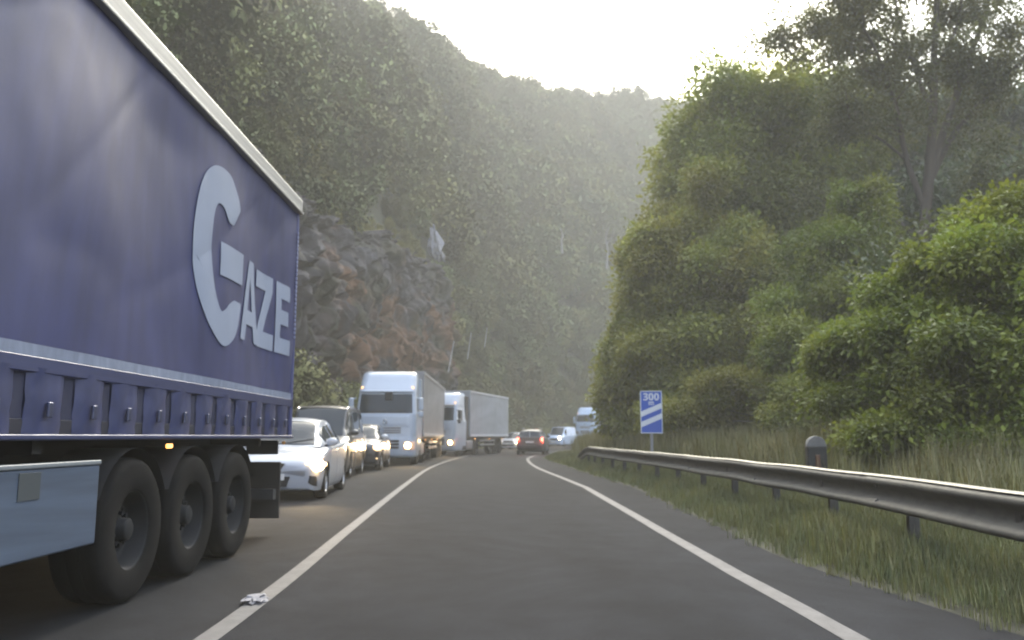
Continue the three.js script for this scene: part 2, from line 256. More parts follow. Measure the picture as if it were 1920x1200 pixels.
// hillside woodland: five crowns, copied over the slope
{
  const protos = [];
  for (let k = 0; k < 5; k++) {
    const parts = [], lobes = 5 + k;
    for (let q = 0; q < lobes; q++) { const a = rnd() * 6.283, rad = q ? rr(0.25, 0.55) : 0, c = V(Math.cos(a) * rad, rr(-0.3, 0.45) + (q ? 0 : 0.2), Math.sin(a) * rad), r = rr(0.35, 0.6);
      for (let s = 0; s < 40; s++) { const d = V(rnd() - 0.5, rnd() - 0.42, rnd() - 0.5).normalize().multiplyScalar(r * Math.pow(rnd(), 0.3)); const g = leafCluster(10, 0.1, 0.105, 0.075); g.translate(c.x + d.x, c.y + d.y, c.z + d.z); parts.push(g); } }
    const pg = merge(parts), pp = pg.attributes.position, pn = pg.attributes.normal; for (let i = 0; i < pp.count; i++) { const v = V(pp.getX(i), pp.getY(i) + 0.15, pp.getZ(i)).normalize(), w = V(pn.getX(i), pn.getY(i), pn.getZ(i)); v.add(w.multiplyScalar(0.15)).normalize(); pn.setXYZ(i, v.x, v.y, v.z); }
    protos.push(pg);
  }
  const lists = protos.map(() => []);
  let n = 0;
  for (let tries = 0; tries < 26000 && n < 2500; tries++) {
    const i = Math.floor(lerp(I0 + 40, I1, rnd())), t = Math.pow(rnd(), 0.75) * 1.12, h = hillPoint(i, t);
    if (h.az < -62 || h.az > 50) continue;
    const q = h.q, onCliff = h.d < h.cw + 0.8;
    if (onCliff && (h.az < -3.6 ? h.ch * 0.99 > 6 : rnd() > 0.9)) continue;
    const big = fbm(q.x * 0.05, 3, q.z * 0.05, 2), s = onCliff ? rr(0.7, 1.5) : rr(2.2, 5.0) * (1 + 0.35 * big) * (h.d < h.cw + 7 ? 0.55 : 1) * (1 - 0.1 * t);
    const v = (rnd() < 0.14 ? 1.4 : 1) * rr(0.65, 1.3) * (1 + 0.35 * fbm(q.x * 0.04 + 5, 1, q.z * 0.04, 2));
    lists[Math.floor(rnd() * 5)].push({ p: V(q.x, q.y + s * rr(0.55, 1.0), q.z), s, sy: rr(0.95, 1.5), c: tint(v, rr(-0.12, 0.12)) }); n++;
  }
  // low green growth along the foot of the rock and the bright strip on its rim
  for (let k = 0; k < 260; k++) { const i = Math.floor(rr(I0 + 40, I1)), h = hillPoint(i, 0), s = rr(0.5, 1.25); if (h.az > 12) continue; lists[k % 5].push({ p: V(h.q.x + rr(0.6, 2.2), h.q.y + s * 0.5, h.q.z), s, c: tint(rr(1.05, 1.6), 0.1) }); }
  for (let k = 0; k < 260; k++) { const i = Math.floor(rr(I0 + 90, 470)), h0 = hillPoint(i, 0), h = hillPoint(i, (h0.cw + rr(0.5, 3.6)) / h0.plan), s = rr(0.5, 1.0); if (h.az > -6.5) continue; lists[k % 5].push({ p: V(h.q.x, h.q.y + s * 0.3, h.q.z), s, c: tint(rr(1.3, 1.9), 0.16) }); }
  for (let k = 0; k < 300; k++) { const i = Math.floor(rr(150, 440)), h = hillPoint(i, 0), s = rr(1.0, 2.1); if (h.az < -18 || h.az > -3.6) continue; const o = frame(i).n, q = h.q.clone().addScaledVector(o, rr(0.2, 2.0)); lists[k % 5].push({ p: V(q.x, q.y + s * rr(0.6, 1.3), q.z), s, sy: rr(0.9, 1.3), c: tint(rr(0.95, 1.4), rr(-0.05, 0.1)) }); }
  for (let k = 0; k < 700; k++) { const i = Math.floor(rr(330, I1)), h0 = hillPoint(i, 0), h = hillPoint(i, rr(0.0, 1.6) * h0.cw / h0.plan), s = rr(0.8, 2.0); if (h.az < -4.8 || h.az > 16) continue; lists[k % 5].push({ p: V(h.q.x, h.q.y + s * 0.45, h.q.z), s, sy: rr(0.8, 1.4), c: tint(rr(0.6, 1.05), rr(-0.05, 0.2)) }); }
  const mat = std(C(0.18, 0.196, 0.072), 0.9);
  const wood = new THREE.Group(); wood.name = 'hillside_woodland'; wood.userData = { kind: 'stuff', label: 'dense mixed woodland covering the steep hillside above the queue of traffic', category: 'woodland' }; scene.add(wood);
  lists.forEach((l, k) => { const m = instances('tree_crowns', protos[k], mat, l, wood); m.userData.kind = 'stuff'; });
}
const sprigA = leafCluster(18, 0.34, 0.17, 0.1), sprigB = leafCluster(20, 0.3, 0.125, 0.07), sprigC = leafCluster(14, 0.42, 0.27, 0.16);
function tree(name, label, category, base, lobes, sprig, mat, s0, s1, limbs, opt = {}) {
  const t = thing(name, label, category, [base.x, base.y, base.z]);
  const trunk = mesh('trunk', limb(limbs[0][0].map(p => p.clone().sub(base)), limbs[0][1], limbs[0][2], 9, 20), opt.bark ?? M.bark, t);
  limbs.slice(1).forEach(l => mesh('branch', limb(l[0].map(p => p.clone().sub(base)), l[1], l[2], 6, 12), opt.bark ?? M.bark, trunk));
  const c = instances('crown', sprig, mat, crownList(lobes, base, s0, s1, opt.gs, opt.gap, opt.bias), t); c.userData.kind = 'stuff'; return t;
}
const gy = (x, z) => { let best = 1e9, bi = 0; for (let i = 0; i <= NS; i += 2) { const d = Math.abs(Lp[i].z - z) + Math.abs(Lp[i].x - x) * 0.2; if (d < best) { best = d; bi = i; } } const f = frame(bi), o = V(x, 0, z).sub(f.p).dot(f.n) - rightEdge(bi); return roadY(f.p.z) * (1 - smooth(10, 60, o)) + table(VO, Math.max(0, o)); };
const ground = (x, z) => V(x, gy(x, z), z);
const lob = (px, py, d, rx, ry, n, rz = rx) => [at(px, py, d), rx, ry, rz, n];
const trunkTo = (b, p, bend = 0.4) => [b.clone().add(V(0, -0.2, 0)), b.clone().lerp(p, 0.35).add(V(bend, 0, 0)), b.clone().lerp(p, 0.7).add(V(-bend * 0.5, 0, bend)), p.clone()];
function simpleLimbs(b, lobes, r) {
  const top = lobes.reduce((m, l) => l[0].y > m.y ? l[0] : m, lobes[0][0]), out = [[trunkTo(b, top), r, r * 0.25]], tr = new THREE.CatmullRomCurve3(out[0][0]);
  for (const l of lobes) { if (l[0] === top) continue; const s = tr.getPointAt(clamp(0.15 + 0.5 * (l[0].y - b.y) / (top.y - b.y), 0.1, 0.85)); out.push([[s, s.clone().lerp(l[0], 0.5).add(V(0, -0.1, 0.2)), l[0].clone()], r * 0.42, r * 0.1]); }
  return out;
}
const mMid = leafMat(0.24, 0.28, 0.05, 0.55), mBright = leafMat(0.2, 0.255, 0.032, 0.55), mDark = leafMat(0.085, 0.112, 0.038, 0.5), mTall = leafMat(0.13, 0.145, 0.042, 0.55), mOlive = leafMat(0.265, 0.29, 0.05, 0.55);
{ // back of the stand: dark trees that close the gap
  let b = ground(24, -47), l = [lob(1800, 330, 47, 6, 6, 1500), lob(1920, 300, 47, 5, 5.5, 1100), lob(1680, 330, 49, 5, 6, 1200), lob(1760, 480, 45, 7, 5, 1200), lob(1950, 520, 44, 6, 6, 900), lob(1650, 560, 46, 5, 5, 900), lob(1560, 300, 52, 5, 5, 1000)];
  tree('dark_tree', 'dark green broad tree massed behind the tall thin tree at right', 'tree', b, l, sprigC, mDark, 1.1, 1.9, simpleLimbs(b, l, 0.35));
  b = ground(11.4, -38); l = [lob(1420, 250, 38, 3.2, 3.2, 1300), lob(1400, 380, 38, 3.8, 3.4, 1500), lob(1330, 330, 38.5, 2.4, 3.4, 900), lob(1500, 350, 38, 3, 4, 1100), lob(1500, 480, 37, 3.2, 3.4, 1000), lob(1390, 205, 38.5, 1.6, 1.6, 450), lob(1480, 215, 39, 2.2, 1.8, 500), lob(1570, 260, 40, 2.4, 2.8, 700), lob(1410, 560, 36.5, 3.4, 3.4, 900), lob(1360, 740, 37, 3, 2.2, 900), lob(1470, 730, 37, 3, 2.2, 900), lob(1570, 720, 36, 3, 2.4, 800)];
  tree('leafy_tree', 'large rounded mid green tree, highest of the roadside stand left of the thin trunk', 'tree', b, l, sprigA, mMid, 1, 1.7, simpleLimbs(b, l, 0.3));
  b = ground(6.9, -33); l = [lob(1250, 500, 33, 1.7, 1.7, 800), lob(1310, 420, 33.5, 2, 2.4, 1000), lob(1340, 560, 32.5, 2.6, 2.6, 1300), lob(1230, 590, 33, 1.6, 1.6, 800), lob(1200, 680, 33, 1.6, 1.3, 700), lob(1280, 690, 31.5, 2.2, 1.7, 1000), lob(1165, 735, 33.5, 0.9, 0.8, 320), lob(1156, 770, 34, 0.5, 0.6, 150), lob(1150, 690, 33.8, 0.45, 0.4, 90), lob(1170, 620, 33.6, 0.5, 0.5, 120), lob(1180, 790, 33, 1, 0.5, 260), lob(1390, 690, 30.5, 2.4, 1.8, 1000), lob(1200, 480, 33.5, 0.8, 0.8, 200), lob(1420, 600, 31, 2, 2, 800)];
  tree('leafy_tree', 'olive green bushy tree leaning over the rail behind the blue sign', 'tree', b, l, sprigA, mOlive, 0.75, 1.3, simpleLimbs(b, l, 0.24));
  b = ground(11, -25.5); l = [lob(1600, 500, 25.5, 1.7, 1.9, 1100), lob(1560, 600, 25, 1.8, 1.7, 1100), lob(1660, 590, 25.5, 1.7, 1.8, 1000), lob(1610, 420, 26, 1.1, 1, 500), lob(1540, 520, 25.5, 0.8, 0.8, 300), lob(1500, 700, 24, 1.6, 1.3, 800), lob(1590, 690, 24, 2, 1.6, 900)];
  tree('leafy_tree', 'fresh green small tree with domed top between sign and front bush', 'tree', b, l, sprigB, mBright, 0.85, 1.35, simpleLimbs(b, l, 0.16));
}
{ // tall thin-crowned tree with visible limbs
  const b = ground(15.4, -31), D = 31, P = (x, y, d = D) => at(x, y, d);
  const trunk = [b.clone(), P(1722, 560), P(1732, 440), P(1742, 320), P(1750, 200), P(1752, 90), P(1760, -40), P(1765, -160)];
  const limbs = [[trunk, 0.31, 0.06],
    [[P(1738, 400), P(1700, 300), P(1680, 200, 30.4), P(1640, 90, 30), P(1600, 20, 29.6)], 0.14, 0.03], [[P(1742, 330), P(1775, 230), P(1815, 120, 31.4), P(1850, 10, 31.8), P(1870, -80, 32)], 0.17, 0.04],
    [[P(1740, 345), P(1790, 250), P(1860, 170, 30.4), P(1920, 110, 30), P(1980, 60, 30)], 0.15, 0.04], [[P(1733, 430), P(1790, 400), P(1860, 350, 30), P(1930, 320, 29.5)], 0.13, 0.04],
    [[P(1730, 470), P(1690, 420), P(1620, 400, 31.5), P(1560, 410, 32)], 0.11, 0.03], [[P(1748, 220), P(1720, 140), P(1690, 60, 31.6), P(1675, -30, 32)], 0.1, 0.03], [[P(1750, 170), P(1700, 100), P(1620, 60, 32), P(1530, 60, 32.5), P(1460, 80, 33)], 0.1, 0.02],
    [[P(1725, 520), P(1800, 480), P(1880, 440, 30.2), P(1960, 390, 29.8)], 0.12, 0.04], [[P(1751, 130), P(1790, 60), P(1810, -30, 30.4)], 0.09, 0.03], [[P(1700, 300), P(1650, 260), P(1590, 230, 30)], 0.07, 0.02]];
  const l = [lob(1600, 40, 29.6, 2.2, 1.3, 123), lob(1480, 55, 32.5, 1.5, 0.9, 54), lob(1540, 110, 32, 1.2, 0.7, 39), lob(1680, -20, 31.8, 2.4, 1.8, 114), lob(1640, 170, 30.4, 1.9, 1.1, 90), lob(1570, 220, 30.2, 1.4, 0.9, 61), lob(1820, 20, 31.6, 1.8, 1.6, 90), lob(1740, 120, 31, 2.2, 1.2, 78), lob(1690, 230, 31, 1.6, 1, 71), lob(1820, 250, 30.6, 1.6, 1, 71), lob(1920, 90, 30, 1.4, 1.2, 30), lob(1960, 0, 30, 2, 1.6, 34), lob(1760, -120, 31, 3.2, 2.4, 166), lob(1560, -80, 31, 2.6, 1.8, 118), lob(1860, 170, 30.6, 1.1, 0.7, 23), lob(1410, 90, 33, 0.7, 0.5, 14), lob(1900, 380, 29.6, 1.2, 0.7, 28)];
  // twigs off the outer part of every limb, each ending in a loose spray of leaves
  limbs.slice(1).forEach(([pts, r0]) => { const cv = new THREE.CatmullRomCurve3(pts), len = cv.getLength(); for (let k = 0; k < len * 1.6; k++) { const u = rr(0.3, 1), a = cv.getPointAt(u), d = cv.getTangentAt(u).add(V(rr(-1, 1), rr(-0.5, 0.9), rr(-1, 1))).normalize(), L = rr(0.6, 1.7), e = a.clone().addScaledVector(d, L); limbs.push([[a, a.clone().lerp(e, 0.5).add(V(0, 0.08, 0)), e], 0.035, 0.012]); l.push([e, rr(0.4, 0.85), rr(0.3, 0.5), rr(0.4, 0.8), Math.round(rr(14, 34))]); } });
  tree('tall_tree', 'tall tree with a dark forked trunk and thin open crown against the sky', 'tree', b, l, sprigA, mTall, 0.7, 1.15, limbs, { gs: 1.1, gap: -0.12, bias: 0.6 });
}
{ // bushes in front, nearest the rail
  let b = ground(8.4, -13.2), l = [lob(1850, 520, 13.2, 1.2, 0.9, 900), lob(1760, 600, 13.4, 1.1, 0.8, 900), lob(1900, 640, 12.8, 1.3, 1, 1000), lob(1700, 690, 13.6, 1.1, 0.7, 900), lob(1800, 720, 12.8, 1.2, 0.8, 800), lob(1900, 440, 13.4, 0.8, 0.6, 400), lob(1610, 720, 14.4, 0.9, 0.55, 600), lob(1560, 660, 14.8, 0.5, 0.3, 200), lob(1960, 560, 12.6, 1.2, 1.2, 700), lob(1740, 510, 13.6, 0.5, 0.35, 220), lob(1860, 800, 12.3, 1.4, 0.7, 700), lob(1700, 800, 13.2, 1.2, 0.5, 500), lob(1990, 700, 12, 1.3, 1.3, 700)];
  tree('roadside_bush', 'big bright green bush with drooping leafy sprays behind the rail at right', 'bush', b, l, sprigB, mBright, 0.6, 1.0, simpleLimbs(b, l, 0.07), { gs: 0.9 });
  b = ground(7.8, -23.5); l = [lob(1430, 740, 25, 1.6, 0.8, 700), lob(1340, 760, 26.5, 1.4, 0.7, 600), lob(1530, 760, 22, 1.3, 0.7, 600), lob(1270, 775, 28, 1.2, 0.6, 400)];
  tree('low_shrub', 'low dark shrub in the tall grass right of the blue sign', 'shrub', b, l, sprigB, mOlive, 0.7, 1.15, simpleLimbs(b, l, 0.06));
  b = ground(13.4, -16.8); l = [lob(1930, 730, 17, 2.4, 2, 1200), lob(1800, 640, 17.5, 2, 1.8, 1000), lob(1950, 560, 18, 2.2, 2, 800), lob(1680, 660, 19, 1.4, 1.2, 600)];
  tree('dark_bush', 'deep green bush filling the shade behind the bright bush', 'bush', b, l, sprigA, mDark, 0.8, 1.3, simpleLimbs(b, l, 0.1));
}
{ // pale dead stems and a silvery shrub that stand out of the hillside
  const snag = (px, py, d, h, lean, label) => { const p = at(px, py, d), t = thing('pale_trunk', label, 'tree', [p.x, p.y, p.z]); const m = mesh('trunk', limb([V(0, -h / 2, 0), V(lean * 0.4, 0, 0.1), V(-lean * 0.2, h * 0.25, 0), V(lean, h / 2, 0)], 0.16, 0.05, 6, 10), M.paleBark, t); mesh('branch', limb([V(lean * 0.2, h * 0.1, 0), V(lean + 0.5, h * 0.28, 0.2), V(lean + 0.7, h * 0.45, 0.2)], 0.06, 0.02, 5, 6), M.paleBark, m); };
  snag(1137, 465, 104, 5.4, 0.3, 'bleached bare trunk standing in the dark wood just left of the olive tree'); snag(1054, 452, 108, 3.4, -0.2, 'short pale bare trunk in the dark wood above the far cars');
  const p = at(690, 280, 80), s = thing('silver_shrub', 'pale silvery shrub on the slope above the grey rock face', 'shrub', [p.x, p.y, p.z]);
  mesh('stem', limb([V(0, -1.6, -0.5), V(0.1, -0.5, 0), V(0, 0.6, 0.1)], 0.08, 0.03, 5, 6), M.paleBark, s);
  instances('crown', sprigC, leafMat(0.2, 0.22, 0.15, 0.2), crownList([[p.clone(), 1.3, 0.7, 1, 70], [p.clone().add(V(0.6, 0.5, 0)), 0.8, 0.5, 0.7, 40]], p, 0.6, 1.0), s).userData.kind = 'stuff';
}

// grass: short between road and rail, tall and straw-coloured behind it
{
  const tuft = (n, h, spread, w) => { const P = [], N = [], I = [], U = []; for (let k = 0; k < n; k++) { const a = rnd() * 6.283, r = rnd() * spread, x = Math.cos(a) * r, z = Math.sin(a) * r, b = rnd() * 6.283, le = rr(0.1, 0.5) * h, hh = h * rr(0.5, 1.1), i = P.length / 3, cx = Math.cos(b), cz = Math.sin(b); P.push(x - cz * w, 0, z + cx * w, x + cz * w, 0, z - cx * w, x + cx * le * 0.35 - cz * w * 0.7, hh * 0.6, z + cz * le * 0.35 + cx * w * 0.7, x + cx * le * 0.35 + cz * w * 0.7, hh * 0.6, z + cz * le * 0.35 - cx * w * 0.7, x + cx * le, hh, z + cz * le); for (let q = 0; q < 5; q++) { N.push(cx * 0.4, 0.8, cz * 0.4); U.push(0, 0); } I.push(i, i + 1, i + 2, i + 1, i + 3, i + 2, i + 2, i + 3, i + 4); } const g = new THREE.BufferGeometry(); g.setAttribute('position', new THREE.Float32BufferAttribute(P, 3)); g.setAttribute('normal', new THREE.Float32BufferAttribute(N, 3)); g.setAttribute('uv', new THREE.Float32BufferAttribute(U, 2)); g.setIndex(I); return g; };
  const short = [], tall = [], left = [];
  const iAt = z => { let i = 0; while (i < NS && Lp[i].z > z) i++; return i; };
  const iNear = iAt(1), iFar = iAt(-75);
  for (let k = 0; k < 30000; k++) { const i = Math.floor(lerp(iNear, iAt(-48), Math.pow(rnd(), 1.25))), o = Math.pow(rnd(), 0.85) * 2.3 + 0.02; if (o < 0.35 && rnd() > o * 2.4) continue; const p = vergePoint(i, o); p.x += rr(-0.2, 0.2); p.z += rr(-0.2, 0.2); const f = fbm(p.x * 0.7, 0, p.z * 0.4, 2); short.push({ p, s: rr(0.35, 0.85) * (0.65 + 0.5 * smooth(0, 0.7, o)) * (1 + 0.4 * f), c: tint(rr(0.75, 1.25) * (1 + 0.2 * f), rr(-0.04, 0.14) + 0.12 * Math.max(0, f)) }); }
  for (let k = 0; k < 15000; k++) { const i = Math.floor(lerp(iNear, iFar, Math.pow(rnd(), 0.9))), o = rr(1.7, 9.5); const p = vergePoint(i, o), f = fbm(p.x * 0.3, 5, p.z * 0.3, 2); p.x += rr(-0.2, 0.2); p.z += rr(-0.3, 0.3); tall.push({ p, s: rr(0.65, 1.2) * (1 + 0.3 * f) * (-p.z < 12 ? 0.75 : 1), c: tint(rr(0.75, 1.3), rr(-0.02, 0.2) + 0.15 * Math.max(0, f)) }); }
  for (let k = 0; k < 5000; k++) { const i = Math.floor(rr(iNear, iAt(-130))), o = rr(BASE_OFF - 0.6, LEFT_EDGE - 0.3), p = road(i, o, 0.35 * (LEFT_EDGE - o) / 2.9 - 0.01); left.push({ p, s: rr(0.5, 1.3), c: tint(rr(0.7, 1.2), rr(0, 0.2)) }); }
  const gs = leafMat(0.165, 0.195, 0.08, 0.4), gt = leafMat(0.175, 0.19, 0.075, 0.4);
  const stuff = (o, label) => { o.userData = { kind: 'stuff', label, category: 'grass' }; };
  stuff(instances('short_grass', tuft(22, 0.3, 0.22, 0.006), gs, short), 'short rough grass between the road edge and the crash barrier');
  stuff(instances('tall_grass', tuft(26, 0.85, 0.3, 0.008), gt, tall), 'tall seeding grass, straw and green, on the bank behind the crash barrier');
  stuff(instances('roadside_weeds', tuft(18, 0.5, 0.3, 0.012), gs, left), 'green weeds along the foot of the rock beyond the queue');
}
// ---------------------------------------------------------------- vehicles: surfaces lofted from stations, with panes, lamps and panels laid on them
const cat = (a, x) => { const n = a.length - 1, i = clamp(Math.floor(x), 0, n - 1), t = clamp(x - i, 0, 1), p1 = a[i], p2 = a[i + 1], m1 = i > 0 ? (p2 - a[i - 1]) / 2 : (p2 - p1) * 0.6, m2 = i < n - 1 ? (a[i + 2] - p1) / 2 : (p2 - p1) * 0.6, t2 = t * t, t3 = t2 * t; return (2 * t3 - 3 * t2 + 1) * p1 + (t3 - 2 * t2 + t) * m1 + (-2 * t3 + 3 * t2) * p2 + (t3 - t2) * m2; };
// S(t, w): t 0..1 front to rear, w -1..1 across the section
function bodySurface(st) {
  const k = Object.fromEntries(['z', 'ws', 'wb', 'wh', 'y0', 'yb', 'yh'].map((n, i) => [n, st.map(s => s[i])])), N = st.length - 1;
  return (t, w) => { const x = t * N, g = n => cat(k[n], x), a = Math.abs(w), sg = w < 0 ? -1 : 1, ws = g('ws'), wb = g('wb'), wh = g('wh'), y0 = g('y0'), yb = g('yb'), yh = g('yh');
    const X = [0, wh * 0.6, wh, wb * 0.97, wb, wb * 0.99, ws], Y = [yh, yh - 0.01, yh - 0.035, yb, yb - 0.13, y0 + 0.2, y0];
    return V(sg * cat(X, a * 6), cat(Y, a * 6), g('z')); };
}
function cabinSurface(st) {
  const k = Object.fromEntries(['z', 'wb', 'yb', 'wt', 'yt'].map((n, i) => [n, st.map(s => s[i])])), N = st.length - 1;
  return (t, w) => { const x = t * N, g = n => cat(k[n], x), a = Math.abs(w), sg = w < 0 ? -1 : 1, wt = g('wt'), wb = g('wb'), yb = g('yb'), yt = g('yt'), f = clamp((yt - yb) / 0.3, 0, 1);
    const X = [0, wt * 0.5, wt * 0.88, lerp(wb, wt + 0.03, f), wb], Y = [yt, yt - 0.012, yt - 0.045 * f, yt - 0.1 * f, yb];
    return V(sg * cat(X, a * 4), cat(Y, a * 4), g('z')); };
}
const normalAt = (S, t, w, c) => { const e = 0.004, p = S(t, w), a = S(Math.min(1, t + e), w).sub(S(Math.max(0, t - e), w)), b = S(t, Math.min(1, w + e)).sub(S(t, Math.max(-1, w - e))), n = a.cross(b).normalize(); if (n.dot(p.clone().sub(c)) < 0) n.negate(); return n; };
// a panel lying on S, off metres proud, with turned-in edges
function patch(S, t0, t1, w0, w1, nt, nw, off, c = V(0, 0.7, -2.1), shape = null) {
  return grid((u, v) => { let a = clamp((u * (nt + 2) - 1) / nt, 0, 1), b = clamp((v * (nw + 2) - 1) / nw, 0, 1); const rim = u === 0 || v === 0 || u === 1 || v === 1; if (shape) [a, b] = shape(a, b); const t = lerp(t0, t1, a), w = lerp(w0, w1, b); return S(t, w).addScaledVector(normalAt(S, t, w, c), rim ? -0.012 : off); }, nt + 2, nw + 2);
}
function shell(S, nt, nw) { // closed loft
  const P = [], I = []; const W = nw + 1;
  for (let i = 0; i <= nt; i++) for (let j = 0; j <= nw; j++) { const p = S(i / nt, -1 + 2 * j / nw); P.push(p.x, p.y, p.z); }
  for (let i = 0; i < nt; i++) for (let j = 0; j < W; j++) { const a = i * W + j, b = i * W + (j + 1) % W; I.push(a, a + W, b, b, a + W, b + W); }
  for (const [i, f] of [[0, 0], [nt, 1]]) { const c = V(0, 0, 0); for (let j = 0; j < W; j++) c.add(V(...P.slice((i * W + j) * 3, (i * W + j) * 3 + 3))); c.divideScalar(W); const n = P.length / 3; P.push(c.x, c.y, c.z); for (let j = 0; j < W; j++) { const a = i * W + j, b = i * W + (j + 1) % W; f ? I.push(a, n, b) : I.push(a, b, n); } }
  const g = new THREE.BufferGeometry(); g.setAttribute('position', new THREE.Float32BufferAttribute(P, 3)); g.setAttribute('uv', new THREE.Float32BufferAttribute(new Float32Array(P.length / 3 * 2), 2)); g.setIndex(I); g.computeVertexNormals(); return g;
}
const csg = new Evaluator(); csg.useGroups = false;
function carve(geo, cuts) { let b = new Brush(geo); b.updateMatrixWorld(); for (const c of cuts) { const k = new Brush(c); k.updateMatrixWorld(); b = csg.evaluate(b, k, SUBTRACTION); } return toCreasedNormals(b.geometry, R(34)); }
const wheelGeo = {};
function wheel(parent, x, y, z, r, wd, out, kind, name = 'wheel') {
  const key = [r, wd, kind, out].join();
  if (!wheelGeo[key]) {
    const s = r * (kind === 'truck' ? 0.56 : 0.66), h = wd / 2;
    const tyre = new THREE.LatheGeometry([[s * 0.96, -h * 0.8], [s, -h * 0.98], [r * 0.9, -h], [r * 0.975, -h * 0.86], [r, -h * 0.6], [r, -h * 0.3], [r * 0.985, -h * 0.27], [r * 0.985, -h * 0.23], [r, -h * 0.2], [r, h * 0.2], [r * 0.985, h * 0.23], [r * 0.985, h * 0.27], [r, h * 0.3], [r, h * 0.6], [r * 0.975, h * 0.86], [r * 0.9, h], [s, h * 0.98], [s * 0.96, h * 0.8]].map(([a, b]) => new THREE.Vector2(a, b)), 40); tyre.rotateZ(Math.PI / 2);
    const P = [];
    if (kind === 'truck') { // dished steel rim, hub and wheel nuts
      P.push(new THREE.LatheGeometry([[s, h * 0.9], [s * 0.93, h * 0.84], [s * 0.9, h * 0.2], [s * 0.7, h * 0.05], [s * 0.5, h * 0.25], [s * 0.46, h * 0.32], [s * 0.3, h * 0.34], [s * 0.28, h * 0.75], [s * 0.22, h * 0.82], [0.001, h * 0.82]].map(([a, b]) => new THREE.Vector2(a, b)), 28).rotateZ(-Math.PI / 2));
      for (let k = 0; k < 10; k++) { const a = k / 10 * 6.283; P.push(cyl(0.018, 0.018, 0.07, h * 0.32, Math.cos(a) * s * 0.4, Math.sin(a) * s * 0.4, 'x', 6)); }
      for (let k = 0; k < 10; k++) { const a = (k + 0.5) / 10 * 6.283; P.push(cyl(s * 0.09, s * 0.09, 0.01, h * 0.12, Math.cos(a) * s * 0.72, Math.sin(a) * s * 0.72, 'x', 8)); }
    } else { P.push(new THREE.LatheGeometry([[s, h * 0.85], [s * 0.93, h * 0.8], [s * 0.9, h * 0.3], [0.001, h * 0.2]].map(([a, b]) => new THREE.Vector2(a, b)), 28).rotateZ(-Math.PI / 2)); for (let k = 0; k < 5; k++) { const g = bx(0.03, s * 0.9, s * 0.22, h * 0.62, s * 0.47, 0, 0.01); g.rotateX(k / 5 * 6.283); P.push(g); } P.push(cyl(s * 0.2, s * 0.2, 0.04, h * 0.62, 0, 0, 'x', 14)); }
    const rim = merge(P); if (out < 0) rim.rotateY(Math.PI); wheelGeo[key] = [tyre, rim];
  }
  const w = new THREE.Group(); w.name = name; w.position.set(x, y, z); parent.add(w);
  mesh('tyre', wheelGeo[key][0], M.rubber, w); mesh('rim', wheelGeo[key][1], kind === 'truck' ? M.rim : M.alloy, w); return w;
}
function headlamp(parent, p, dir, sx, sy, mat, intensity, color, name = 'headlight', spot = true) {
  const g = new THREE.SphereGeometry(1, 18, 12); g.scale(sx, sy, 0.045); const l = mesh(name, g, mat, parent); l.position.copy(p); l.rotation.y = Math.atan2(dir.x, dir.z);
  if (intensity) { const s = spot ? new THREE.SpotLight(color, intensity, 40, R(38), 0.9, 2) : new THREE.PointLight(color, intensity, 12, 2); s.position.copy(p).addScaledVector(dir, 0.08); s.castShadow = true; s.shadow.radius = 4; parent.add(s); if (spot) { s.target.position.copy(p).addScaledVector(dir, 6).add(V(0, -0.6, 0)); parent.add(s.target); } }
  return l;
}
const warm = new THREE.Color(1, 0.72, 0.38), redC = new THREE.Color(1, 0.1, 0.05);
